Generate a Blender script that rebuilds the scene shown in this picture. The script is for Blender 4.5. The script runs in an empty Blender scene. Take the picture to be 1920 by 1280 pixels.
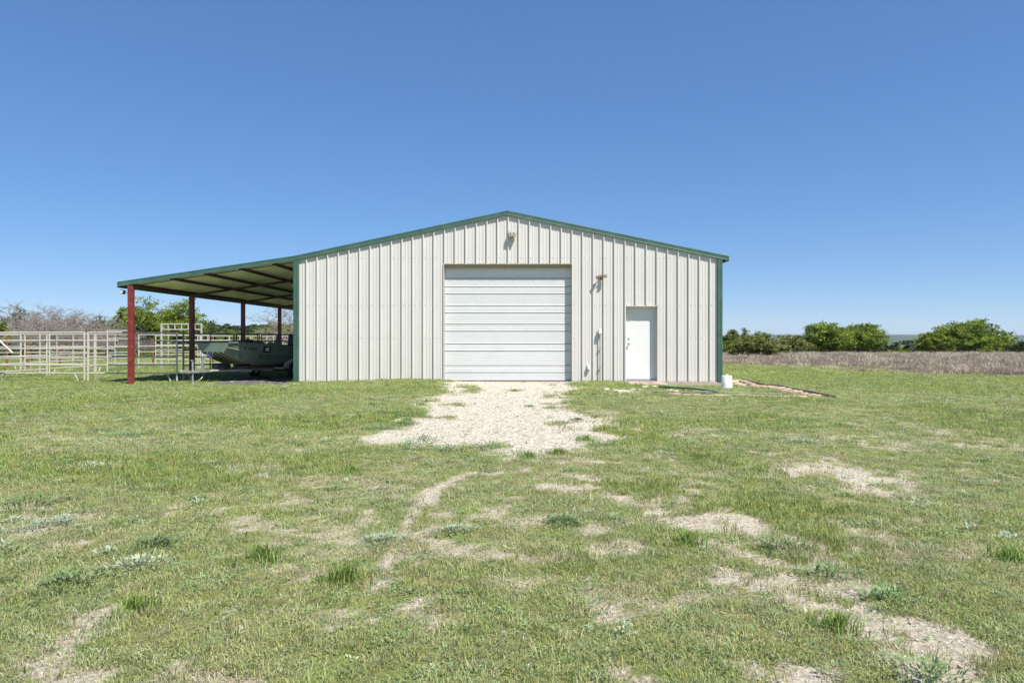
import bpy, math, random
import numpy as np
from mathutils import Vector, Matrix
random.seed(7)
rng = np.random.default_rng(11)
S = bpy.context.scene
COL = S.collection

# ------------------------------------------------------------------ camera, sky, sun, exposure
F, D, EYE, VX, VY = 1318.0, 20.2, 1.24, 957.0, 634.0     # focal (photo px), distance to facade, eye height
cam = bpy.data.cameras.new('camera'); camo = bpy.data.objects.new('camera', cam); COL.objects.link(camo)
camo.location = (0, -D, EYE); camo.rotation_euler = (math.pi/2, 0, 0)
cam.sensor_width = 36; cam.lens = 36*F/1920; cam.shift_x = (960-VX)/1920; cam.shift_y = -(640-VY)/1920
cam.clip_start = 0.05; cam.clip_end = 60000
S.camera = camo

SUNV = Vector((0.42, -0.45, 1.0)).normalized()           # towards the sun
W = bpy.data.worlds.new('World'); S.world = W; W.use_nodes = True
nt = W.node_tree; bg = nt.nodes['Background']
sky = nt.nodes.new('ShaderNodeTexSky'); sky.sky_type = 'NISHITA'; sky.sun_disc = False
sky.sun_elevation = math.asin(SUNV.z); sky.sun_rotation = math.atan2(SUNV.x, SUNV.y)
sky.altitude = 800; sky.air_density = .8; sky.dust_density = 0; sky.ozone_density = 7
gm = nt.nodes.new('ShaderNodeGamma'); gm.inputs[1].default_value = .58                     # even, soft clear-air sky
hs = nt.nodes.new('ShaderNodeHueSaturation'); hs.inputs['Saturation'].default_value = 1.32
mt_ = nt.nodes.new('ShaderNodeMix'); mt_.data_type = 'RGBA'; mt_.blend_type = 'MULTIPLY'; mt_.inputs[0].default_value = 1; mt_.inputs['B'].default_value = (1.0, 1.09, 1.26, 1)
nt.links.new(sky.outputs[0], gm.inputs[0]); nt.links.new(gm.outputs[0], hs.inputs['Color']); nt.links.new(hs.outputs[0], mt_.inputs['A']); nt.links.new(mt_.outputs['Result'], bg.inputs[0])
bg.inputs[1].default_value = 0.138
sl = bpy.data.lights.new('sun', 'SUN'); sl.energy = 5.0; sl.angle = math.radians(0.53); sl.color = (1.0, 0.955, 0.88)
so = bpy.data.objects.new('sun', sl); COL.objects.link(so)
so.rotation_euler = SUNV.to_track_quat('Z', 'Y').to_euler()
S.view_settings.view_transform = 'Standard'; S.view_settings.look = 'None'
S.view_settings.gamma = 1; S.view_settings.use_curve_mapping = False
S.view_settings.exposure = 0.72

# ------------------------------------------------------------------ helpers
def G(px, py, z=0.0):
    "photo pixel -> point of the ground at height z"
    d = (EYE-z)*F/(py-VY)
    return ((px-VX)*d/F, d-D)
def X(px, y=0.0): return (px-VX)*(D+y)/F
def Z(py, y=0.0): return EYE+(VY-py)*(D+y)/F

def tag(o, label=None, cat=None, group=None, kind=None):
    if label: o['label'] = label
    if cat: o['category'] = cat
    if group: o['group'] = group
    if kind: o['kind'] = kind
    return o
def empty(name, loc=(0,0,0), rz=0):
    o = bpy.data.objects.new(name, None); COL.objects.link(o); o.location = loc; o.rotation_euler = (0,0,rz)
    o.empty_display_size = .2
    return o
def kids(o): return [c for c in list(COL.objects) if c.parent == o]
def copy_tree(o, parent=None):
    c = o.copy(); COL.objects.link(c); c.parent = parent
    for ch in list(o.children): copy_tree(ch, c)
    return c

class MB:
    def __init__(s): s.v = []; s.f = []
    def quad(s, a, b, c, d):
        n = len(s.v); s.v += [a, b, c, d]; s.f.append((n, n+1, n+2, n+3)); return s
    def poly(s, pts):
        n = len(s.v); s.v += list(pts); s.f.append(tuple(range(n, n+len(pts)))); return s
    def box(s, x0, x1, y0, y1, z0, z1, M=None):
        n = len(s.v)
        p = [(x0,y0,z0),(x1,y0,z0),(x1,y1,z0),(x0,y1,z0),(x0,y0,z1),(x1,y0,z1),(x1,y1,z1),(x0,y1,z1)]
        if M is not None: p = [tuple(M @ Vector(q)) for q in p]
        s.v += p
        s.f += [tuple(n+i for i in q) for q in ((0,3,2,1),(4,5,6,7),(0,1,5,4),(1,2,6,5),(2,3,7,6),(3,0,4,7))]
        return s
    def bev(s, x0, x1, y0, y1, z0, z1, b=.01, M=None):
        "box with chamfered edges"
        n = len(s.v); pts = []
        for sx, ax in ((0, x0), (1, x1)):
            for sy, ay in ((0, y0), (1, y1)):
                for sz, az in ((0, z0), (1, z1)):
                    dx = b if sx == 0 else -b; dy = b if sy == 0 else -b; dz = b if sz == 0 else -b
                    pts += [(ax, ay+dy, az+dz), (ax+dx, ay, az+dz), (ax+dx, ay+dy, az)]
        if M is not None: pts = [tuple(M @ Vector(q)) for q in pts]
        s.v += pts
        I = lambda sx, sy, sz, k: n+((sx*2+sy)*2+sz)*3+k
        for sx in (0,1):
            q = [I(sx,0,0,0), I(sx,1,0,0), I(sx,1,1,0), I(sx,0,1,0)]; s.f.append(tuple(q if sx else q[::-1]))
        for sy in (0,1):
            q = [I(0,sy,0,1), I(1,sy,0,1), I(1,sy,1,1), I(0,sy,1,1)]; s.f.append(tuple(q[::-1] if sy else q))
        for sz in (0,1):
            q = [I(0,0,sz,2), I(1,0,sz,2), I(1,1,sz,2), I(0,1,sz,2)]; s.f.append(tuple(q if sz else q[::-1]))
        for a in (0,1):
            for b_ in (0,1):
                s.f.append((I(a,b_,0,0), I(a,b_,1,0), I(a,b_,1,1), I(a,b_,0,1)))
                s.f.append((I(a,0,b_,0), I(a,1,b_,0), I(a,1,b_,2), I(a,0,b_,2)))
                s.f.append((I(0,a,b_,1), I(1,a,b_,1), I(1,a,b_,2), I(0,a,b_,2)))
                for c in (0,1): s.f.append((I(a,b_,c,0), I(a,b_,c,1), I(a,b_,c,2)))
        return s
    def tube(s, pts, r, n=8, cap=True):
        pts = [Vector(p) for p in pts]; m = len(pts)
        rr = r if isinstance(r, (list, tuple)) else [r]*m
        base = len(s.v); up = None
        for i, p in enumerate(pts):
            t = (pts[min(i+1, m-1)]-pts[max(i-1, 0)])
            if t.length < 1e-9: t = Vector((0,0,1))
            t.normalize()
            if up is None: up = Vector((0,0,1)) if abs(t.z) < .9 else Vector((1,0,0))
            a = t.cross(up)
            if a.length < 1e-6: a = t.cross(Vector((0,1,0)))
            a.normalize(); b = a.cross(t).normalized(); up = b
            for k in range(n):
                an = 2*math.pi*k/n
                s.v.append(tuple(p+(a*math.cos(an)+b*math.sin(an))*rr[i]))
        for i in range(m-1):
            for k in range(n):
                a0 = base+i*n+k; a1 = base+i*n+(k+1) % n
                s.f.append((a0, a1, a1+n, a0+n))
        if cap:
            s.f.append(tuple(base+k for k in range(n))[::-1]); s.f.append(tuple(base+(m-1)*n+k for k in range(n)))
        return s
    def lathe(s, prof, n=20, M=None, axis='z'):
        base = len(s.v); m = len(prof)
        for (r, h) in prof:
            for k in range(n):
                an = 2*math.pi*k/n
                p = (r*math.cos(an), r*math.sin(an), h)
                if axis == 'x': p = (h, r*math.cos(an), r*math.sin(an))
                if axis == 'y': p = (r*math.cos(an), h, r*math.sin(an))
                if M is not None: p = tuple(M @ Vector(p))
                s.v.append(p)
        for i in range(m-1):
            for k in range(n):
                a0 = base+i*n+k; a1 = base+i*n+(k+1) % n
                s.f.append((a0, a1, a1+n, a0+n))
        return s
    def build(s, name, mat, parent=None, smooth=False, link=True):
        me = bpy.data.meshes.new(name); me.from_pydata(s.v, [], s.f); me.update()
        if smooth:
            me.polygons.foreach_set('use_smooth', [True]*len(me.polygons))
            try: me.set_sharp_from_angle(angle=math.radians(35))
            except Exception: pass
        o = bpy.data.objects.new(name, me); me.materials.append(mat)
        if link: COL.objects.link(o)
        if parent: o.parent = parent
        return o

def np_mesh(name, V, Fq, mat, k=4, attrs=None, dom='FACE', link=True, smooth=False):
    "fast mesh of k-gons"
    me = bpy.data.meshes.new(name); nv = len(V); nf = len(Fq)
    me.vertices.add(nv); me.vertices.foreach_set('co', np.asarray(V, dtype=np.float32).ravel())
    me.loops.add(nf*k); me.loops.foreach_set('vertex_index', np.asarray(Fq, dtype=np.int32).ravel())
    me.polygons.add(nf); me.polygons.foreach_set('loop_start', np.arange(0, nf*k, k, dtype=np.int32))
    try: me.polygons.foreach_set('loop_total', np.full(nf, k, dtype=np.int32))
    except Exception: pass
    me.update(calc_edges=True)
    if smooth: me.polygons.foreach_set('use_smooth', [True]*nf)
    for an, (dm, data) in (attrs or {}).items():
        a = me.attributes.new(an, 'FLOAT', dm); a.data.foreach_set('value', np.asarray(data, dtype=np.float32))
    me.materials.append(mat)
    o = bpy.data.objects.new(name, me)
    if link: COL.objects.link(o)
    return o

# numpy value noise
_L = rng.random((256, 256)).astype(np.float64)
def vnoise(x, y, f, seed=0):
    x = np.asarray(x)*f+seed*17.3+1000; y = np.asarray(y)*f+seed*31.7+1000
    xi = np.floor(x).astype(int); yi = np.floor(y).astype(int); u = x-xi; v = y-yi
    u = u*u*(3-2*u); v = v*v*(3-2*v)
    g = lambda a, b: _L[a % 256, b % 256]
    return (g(xi,yi)*(1-u)+g(xi+1,yi)*u)*(1-v)+(g(xi,yi+1)*(1-u)+g(xi+1,yi+1)*u)*v
def fbm(x, y, f, o=4, seed=0):
    r = 0; a = 1; t = 0
    for i in range(o): r = r+a*vnoise(x, y, f*2**i, seed+i*5); t += a; a *= .55
    return r/t
def sstep(a, b, x):
    t = np.clip((x-a)/(b-a), 0, 1); return t*t*(3-2*t)

# ------------------------------------------------------------------ materials
def mat(name, col, rough=.6, metal=0., noise=0., nscale=5., bump=0., bscale=60., spec=.5, stain=None, stain_amt=0., sscale=1.5, coat=0.):
    m = bpy.data.materials.new(name); m.use_nodes = True; t = m.node_tree; p = t.nodes['Principled BSDF']
    p.inputs['Roughness'].default_value = rough; p.inputs['Metallic'].default_value = metal
    p.inputs['Specular IOR Level'].default_value = spec
    if coat: p.inputs['Coat Weight'].default_value = coat
    c = (*col, 1)
    geo = t.nodes.new('ShaderNodeTexCoord')
    if noise or stain:
        n = t.nodes.new('ShaderNodeTexNoise'); n.inputs['Scale'].default_value = nscale; n.inputs['Detail'].default_value = 6
        t.links.new(geo.outputs['Object'], n.inputs['Vector'])
        r = t.nodes.new('ShaderNodeValToRGB')
        r.color_ramp.elements[0].position = .3; r.color_ramp.elements[1].position = .7
        r.color_ramp.elements[0].color = tuple(x*(1-noise) for x in col)+(1,)
        r.color_ramp.elements[1].color = tuple(min(1, x*(1+noise)) for x in col)+(1,)
        t.links.new(n.outputs['Fac'], r.inputs[0]); out = r.outputs[0]
        if stain:
            n2 = t.nodes.new('ShaderNodeTexNoise'); n2.inputs['Scale'].default_value = sscale; n2.inputs['Detail'].default_value = 8; n2.inputs['Roughness'].default_value = .7
            t.links.new(geo.outputs['Object'], n2.inputs['Vector'])
            r2 = t.nodes.new('ShaderNodeMapRange'); r2.inputs[1].default_value = .5; r2.inputs[2].default_value = .72; r2.inputs[4].default_value = stain_amt
            t.links.new(n2.outputs['Fac'], r2.inputs[0])
            mx = t.nodes.new('ShaderNodeMix'); mx.data_type = 'RGBA'; mx.inputs['B'].default_value = (*stain, 1)
            t.links.new(r2.outputs[0], mx.inputs[0]); t.links.new(out, mx.inputs['A']); out = mx.outputs['Result']
        t.links.new(out, p.inputs['Base Color'])
        rr = t.nodes.new('ShaderNodeMapRange'); rr.inputs[3].default_value = rough-.08; rr.inputs[4].default_value = rough+.1
        t.links.new(n.outputs['Fac'], rr.inputs[0]); t.links.new(rr.outputs[0], p.inputs['Roughness'])
    else: p.inputs['Base Color'].default_value = c
    if bump:
        n = t.nodes.new('ShaderNodeTexNoise'); n.inputs['Scale'].default_value = bscale; n.inputs['Detail'].default_value = 4
        t.links.new(geo.outputs['Object'], n.inputs['Vector'])
        b = t.nodes.new('ShaderNodeBump'); b.inputs['Strength'].default_value = bump; b.inputs['Distance'].default_value = .02
        t.links.new(n.outputs['Fac'], b.inputs['Height']); t.links.new(b.outputs[0], p.inputs['Normal'])
    return m

M = {}
M['wall'] = mat('wall_paint', (.595,.572,.53), .42, noise=.025, nscale=1.5, bump=.04, bscale=2.5, stain=(.50,.45,.38), stain_amt=.12, sscale=.8)
M['roll'] = mat('door_paint', (.62,.63,.62), .45, noise=.03, nscale=4, bump=.04, bscale=3, stain=(.5,.45,.38), stain_amt=.18, sscale=2)
M['white'] = mat('white_paint', (.72,.72,.71), .4, noise=.02, nscale=4, stain=(.55,.50,.43), stain_amt=.3, sscale=2)
M['green'] = mat('green_trim', (.048,.11,.085), .42, noise=.10, nscale=2.5, stain=(.12,.19,.16), stain_amt=.5, sscale=4)
M['roofg'] = mat('roof_green', (.045,.15,.11), .4, noise=.08, nscale=2)
M['under'] = mat('roof_underside', (.78,.80,.62), .5, metal=.0, noise=.15, nscale=2.5, stain=(.25,.36,.18), stain_amt=.6, sscale=1.2)
M['redpost'] = mat('red_primer', (.19,.026,.020), .5, noise=.25, nscale=6, stain=(.28,.11,.07), stain_amt=.5, sscale=9)
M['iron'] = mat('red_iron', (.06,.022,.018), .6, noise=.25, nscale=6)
M['conc'] = mat('concrete', (.36,.32,.27), .85, noise=.2, nscale=6, bump=.4, bscale=50, stain=(.22,.16,.11), stain_amt=.6, sscale=4)
M['beige'] = mat('beige_trim', (.34,.30,.22), .5, noise=.1)
M['jamb'] = mat('jamb_trim', (.56,.53,.47), .45, noise=.05)
M['dark'] = mat('dark_rubber', (.02,.02,.02), .75, noise=.2)
M['black'] = mat('black_plastic', (.012,.012,.016), .4, noise=.1)
M['galv'] = mat('galvanised', (.42,.43,.44), .42, metal=.6, noise=.15, nscale=12)
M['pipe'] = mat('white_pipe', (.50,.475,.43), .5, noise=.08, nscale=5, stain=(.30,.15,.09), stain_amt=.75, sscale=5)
M['pipeshade'] = mat('shaded_pipe', (.16,.19,.21), .5, noise=.2, nscale=5, stain=(.10,.06,.045), stain_amt=.6, sscale=4)  # corral pipe standing in shade, the shade painted in as a darker colour
M['rust'] = mat('rusty_steel', (.20,.075,.04), .8, noise=.3, nscale=9)
M['hull'] = mat('hull_green', (.17,.225,.175), .38, noise=.15, nscale=2.5, stain=(.16,.18,.14), stain_amt=.4, sscale=3)
M['hulldk'] = mat('hull_bottom', (.10,.12,.055), .5, noise=.2, nscale=3)
M['strake'] = mat('strake_metal', (.42,.44,.30), .4, metal=.3, noise=.1)
M['bluev'] = mat('blue_vinyl', (.02,.035,.10), .5, noise=.2)
M['brass'] = mat('copper_lamp', (.38,.16,.07), .35, metal=.6, noise=.2)
M['tan'] = mat('fixture_tan', (.40,.36,.27), .5, noise=.15)
M['lens'] = mat('lamp_lens', (.55,.54,.48), .15, noise=.05)
M['chrome'] = mat('chrome', (.6,.6,.6), .2, metal=.9, noise=.05)
M['bucket'] = mat('white_plastic', (.78,.78,.78), .45, noise=.03, stain=(.5,.46,.4), stain_amt=.3, sscale=6)
M['flag'] = mat('flagstone', (.40,.31,.22), .85, noise=.22, nscale=3, bump=.5, bscale=30)
M['flagred'] = mat('flagstone_red', (.36,.245,.165), .85, noise=.25, nscale=4, bump=.5, bscale=30)
M['lime'] = mat('limestone', (.60,.55,.47), .9, noise=.15, nscale=5, bump=.6, bscale=25)
M['wood'] = mat('weathered_wood', (.16,.12,.09), .85, noise=.3, nscale=7, bump=.4, bscale=20)
M['orange'] = mat('orange_lens', (.5,.14,.03), .3, noise=.1)
M['mower'] = mat('mower_green', (.02,.20,.05), .35, noise=.1)
M['pale'] = mat('pale_green_metal', (.34,.40,.34), .45, noise=.1, nscale=2, stain=(.45,.45,.40), stain_amt=.6, sscale=2)
M['bark'] = mat('bark', (.10,.08,.065), .9, noise=.3, nscale=6, bump=.6, bscale=15)
M['baregrey'] = mat('bare_wood', (.225,.195,.175), .9, noise=.25, nscale=3)

def leafmat(name, c0, c1, trans=.35, hue_inst=.0, dry=None, rough=.6):
    "leaf / blade: tone attribute picks between two leaf colours; instancer attribute dry mixes towards straw"
    m = bpy.data.materials.new(name); m.use_nodes = True; t = m.node_tree; t.nodes.clear()
    out = t.nodes.new('ShaderNodeOutputMaterial')
    at = t.nodes.new('ShaderNodeAttribute'); at.attribute_name = 'tone'
    mx = t.nodes.new('ShaderNodeMix'); mx.data_type = 'RGBA'; mx.inputs['A'].default_value = (*c0, 1); mx.inputs['B'].default_value = (*c1, 1)
    t.links.new(at.outputs['Fac'], mx.inputs[0]); col = mx.outputs['Result']
    if dry:
        ad = t.nodes.new('ShaderNodeAttribute'); ad.attribute_type = 'INSTANCER'; ad.attribute_name = 'dry'
        m2 = t.nodes.new('ShaderNodeMix'); m2.data_type = 'RGBA'; m2.inputs['B'].default_value = (*dry, 1)
        t.links.new(ad.outputs['Fac'], m2.inputs[0]); t.links.new(col, m2.inputs['A']); col = m2.outputs['Result']
    oi = t.nodes.new('ShaderNodeObjectInfo')
    hs = t.nodes.new('ShaderNodeHueSaturation')
    mr = t.nodes.new('ShaderNodeMapRange'); mr.inputs[3].default_value = 1-hue_inst; mr.inputs[4].default_value = 1+hue_inst
    wn = t.nodes.new('ShaderNodeTexWhiteNoise'); wn.noise_dimensions = '1D'; t.links.new(oi.outputs['Random'], wn.inputs['W'])
    mh = t.nodes.new('ShaderNodeMapRange'); mh.inputs[3].default_value = .5-hue_inst*.09; mh.inputs[4].default_value = .5+hue_inst*.11; t.links.new(wn.outputs['Value'], mh.inputs[0]); t.links.new(mh.outputs[0], hs.inputs['Hue'])
    t.links.new(oi.outputs['Random'], mr.inputs[0]); t.links.new(mr.outputs[0], hs.inputs['Value'])
    t.links.new(col, hs.inputs['Color']); col = hs.outputs[0]
    p = t.nodes.new('ShaderNodeBsdfPrincipled'); p.inputs['Roughness'].default_value = rough; p.inputs['Specular IOR Level'].default_value = .3
    tr = t.nodes.new('ShaderNodeBsdfTranslucent'); ms = t.nodes.new('ShaderNodeMixShader'); ms.inputs[0].default_value = trans
    t.links.new(col, p.inputs['Base Color']); t.links.new(col, tr.inputs[0])
    t.links.new(p.outputs[0], ms.inputs[1]); t.links.new(tr.outputs[0], ms.inputs[2]); t.links.new(ms.outputs[0], out.inputs[0])
    return m

# ------------------------------------------------------------------ terrain
BX0, BX1, RX, BL = -6.20, 6.07, -0.077, 17.8            # barn: left, right, ridge, length
def H(x, y):
    x = np.asarray(x, dtype=float); y = np.asarray(y, dtype=float); d = y+D
    near = (fbm(x, y, .35, 3, 3)-.5)*.06*sstep(2.5, 5, d)+(fbm(x, y, 2.2, 3, 9)-.5)*.035
    z = near-.03
    z = z*(1-.6*np.exp(-((y)/.8)**2)*(x > -6.5)*(x < 6.3))
    z += .09*np.exp(-((x+3.0)/1.7)**2-((y+.45)/.8)**2)            # grass mound beside the big door
    z += .04*np.exp(-((x-2.6)/.7)**2-((y+.3)/.5)**2)
    z -= .095*sstep(4.25, 4.5, x)*sstep(7.5, 6.4, x)*np.exp(-((y)/1.3)**2)
    z = np.where((x > 3.25) & (x < 4.42) & (y > -1.08) & (y < .05), -.085, z)
    z -= .045*sstep(-6.0, -7.5, x)*sstep(-2.5, -.5, y)
    right = sstep(-40, 40, x-.15*y)
    drop = -(1.0*sstep(45, 95, d)+4.5*sstep(90, 260, d)+12*sstep(220, 800, d)+12*sstep(700, 2500, d)+6*sstep(2500,5000,d))
    lump = (fbm(x, y, 1/420., 4, 21)-.5)*9*sstep(300, 1200, d)+(fbm(x, y, 1/1500., 4, 25)-.5)*26*sstep(1500, 5000, d)
    zr = drop+lump
    hx = x/np.maximum(d, 1)*F+VX                                   # compass direction
    zl = -.25*sstep(40, 70, d)+1.2*sstep(70, 200, d)+4*sstep(200, 500, d)
    zl = zl+18*np.exp(-((x+560)/260)**2-((d-1500)/420)**2)*1.0+ (fbm(x, y, 1/150., 4, 33)-.5)*3*sstep(150, 600, d)
    z = z+zr*right+zl*(1-right)
    z += 78*sstep(5500, 9000, d)*(.80+.4*fbm(x, y*0, 1/900., 4, 41))
    return z
def Hs(x, y): return float(H(np.array([x]), np.array([y]))[0])

def seg_dist(x, y, pts):
    dm = np.full(np.shape(x), 1e9)
    for (ax, ay), (bx, by) in zip(pts[:-1], pts[1:]):
        vx, vy = bx-ax, by-ay; L = vx*vx+vy*vy+1e-9
        t = np.clip(((x-ax)*vx+(y-ay)*vy)/L, 0, 1)
        dm = np.minimum(dm, np.hypot(x-ax-t*vx, y-ay-t*vy))
    return dm
def on_step(x, y): return (x > 3.30) & (x < 4.36) & (y > -1.02) & (y < .05)
def poly_sd(x, y, pts):
    ins = np.zeros(np.shape(x), bool); n = len(pts)
    for i in range(n):
        (ax, ay), (bx, by) = pts[i], pts[(i+1) % n]
        c = ((ay > y) != (by > y)) & (x < (bx-ax)*(y-ay)/((by-ay) if abs(by-ay) > 1e-9 else 1e-9)+ax)
        ins ^= c
    d = seg_dist(x, y, list(pts)+[pts[0]])
    return np.where(ins, -d, d)
PAD = [G(*p) for p in ((836,712),(1068,712),(1078,732),(1072,752),(1108,775),(1125,795),(1140,822),(1085,836),(1065,848),(960,851),(905,842),(880,834),(825,833),(760,829),(705,828),(700,817),(745,806),(775,800),(770,786),(790,775),(780,762),(798,748),(826,738),(842,727))]
SHADED_GRAV = [G(*p) for p in ((395,717),(545,721),(556,712),(560,702),(440,699),(408,708))]  # gravel under the boat, coloured dark for the shade there
STROKES = [  # px polyline, half width m, strength
 ([(905,880),(868,887),(835,903),(800,925),(785,942)], .16, .95), ([(785,942),(755,985),(735,1030),(718,1090)], .09, .75),
 ([(1025,907),(1085,912)], .10, .95), ([(1085,890),(1135,897)], .10, .8), ([(1150,925),(1175,938),(1215,945)], .08, .8),
 ([(1125,1022),(1175,1015)], .10, .7), ([(1510,870),(1580,876),(1640,890)], .28, .95), ([(1620,900),(1660,916)], .14, .8),
 ([(1275,968),(1330,975),(1350,960),(1440,1000),(1500,1022)], .13, .9), ([(1330,1005),(1420,1040),(1480,1045)], .07, .7),
 ([(1500,1022),(1560,1052),(1600,1080)], .09, .8),
 ([(1372,1062),(1410,1085),(1450,1075)], .10, 1.), ([(1440,1078),(1490,1108),(1530,1122),(1600,1130),(1670,1165)], .11, 1.), ([(1500,1080),(1570,1100)], .06, .8),
 ([(1600,1150),(1700,1190),(1780,1240),(1840,1275)], .10, .95), ([(1700,1148),(1770,1180),(1830,1205)], .07, .95),
 ([(80,1215),(130,1185),(160,1155)], .07, .6), ([(170,1145),(205,1130)], .05, .8), ([(110,1240),(180,1245)], .07, .6), ([(350,1245),(420,1262)], .09, .6),
 ([(1480,1270),(1560,1262)], .10, .8), ([(1150,1240),(1210,1262)], .05, .7),
 ([(780,1120),(800,1150)], .07, .5), ([(940,1080),(1000,1070)], .08, .4), ([(1110,1090),(1150,1150)], .09, .5),
 ([(560,1065),(610,1060)], .05, .6), ([(1185,1085),(1240,1120)], .1, .45),
 ([(1135,728),(1170,732),(1240,733),(1300,737)], .2, .8), ([(640,775),(720,770)], .1, .6), ([(1150,795),(1130,770)], .25, .6),
 ([(1820,1010),(1860,1035)], .08, .5), ([(1560,968),(1640,990),(1720,1010)], .06, .5)]
STROKES = [([G(*p) for p in a], w*(.45 if i < 2 else 1.25 if a[0][0] > 1260 and a[0][1] > 940 else 1.0), s) for i, (a, w, s) in enumerate(STROKES)]
SIDE = lambda x, y: np.maximum(np.maximum(6.35-x, x-7.05), np.maximum(-5.2-y, y-1.5))

def masks(x, y):
    d = y+D
    n1 = fbm(x, y, 1.3, 4, 1)-.5; n2 = fbm(x, y, 5., 3, 2)-.5; n3 = fbm(x, y, .45, 3, 51)-.5; n4 = fbm(x, y, 13., 2, 57)-.5
    sd = poly_sd(x, y, PAD)+n1*1.1+n2*.5
    pad = sstep(.22, -.22, sd)
    pad = pad*(1-.8*sstep(.10, .22, n1+n2*.5)*sstep(.35, 0, np.abs(sd+.35)))
    g2 = sstep(.15, -.2, poly_sd(x, y, SHADED_GRAV)+n2*.6)
    bare = np.zeros(np.shape(x))
    for pts, w, s in STROKES:
        q = seg_dist(x, y, pts)/(w*1.08)+n1*1.5+n2*2.6+n4*2.4
        bare = np.maximum(bare, min(1, s*1.1)*sstep(1.3, .5, q))
    bare = np.maximum(bare, sstep(.1, -.15, SIDE(x, y)+n2*.4)*.8)
    thin = sstep(.055, .21, n1*.55+n2*.6+n3*.35+n4*.45)*(.15+.85*sstep(20, 5, d))         # thin tan patches
    thin = np.maximum(thin*.75, 0)
    bare = np.maximum(bare, (x > 4.4)*(x < 6.3)*sstep(-.42, -.22, y+n2*.3)*(y < .3)*.95)
    xb = np.interp(y, [-2, 2, 6, 10, 14, 17, 20], [24, 18, 15.2, 13.2, 12.0, 10.5, 3.0]); dryf = sstep(-2.6, 4.0, x-xb+n3*9+n1*3+n2*2.5)*sstep(4, 8, x)*sstep(-6, 1, y)
    return pad, g2, bare, thin, dryf

def axis(lo, hi, fine, a, b, g=1.12):
    L = list(np.arange(a, b+1e-6, fine)); s = fine; v = L[-1]
    while v < hi: s *= g; v += s; L.append(min(v, hi))
    s = fine; v = a; P = []
    while v > lo: s *= g; v -= s; P.append(max(v, lo))
    return np.array(P[::-1]+L)
def build_ground():
    xs = axis(-11000, 11000, .085, -12, 12, 1.10); ys = axis(-60, 13000, .085, -18.2, 1.2, 1.06)
    XX, YY = np.meshgrid(xs, ys); x = XX.ravel(); y = YY.ravel()
    z = H(x, y)
    pad, g2, bare, thin, dryf = masks(x, y)
    z = z-.012*np.maximum(pad, bare)+pad*(fbm(x, y, 7, 2, 77)-.5)*.03
    ins = (x > BX0+.05) & (x < BX1-.05) & (y > .05) & (y < BL-.1)
    z = np.where(ins, -.25, z)
    nx, ny = len(xs), len(ys)
    i = np.arange(nx*ny).reshape(ny, nx)
    Fq = np.stack([i[:-1,:-1], i[:-1,1:], i[1:,1:], i[1:,:-1]], -1).reshape(-1, 4)
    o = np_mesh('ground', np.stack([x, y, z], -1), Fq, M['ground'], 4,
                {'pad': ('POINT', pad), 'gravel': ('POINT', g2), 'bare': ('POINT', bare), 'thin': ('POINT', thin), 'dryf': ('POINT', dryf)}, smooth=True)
    o['kind'] = 'structure'
    return o

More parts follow.
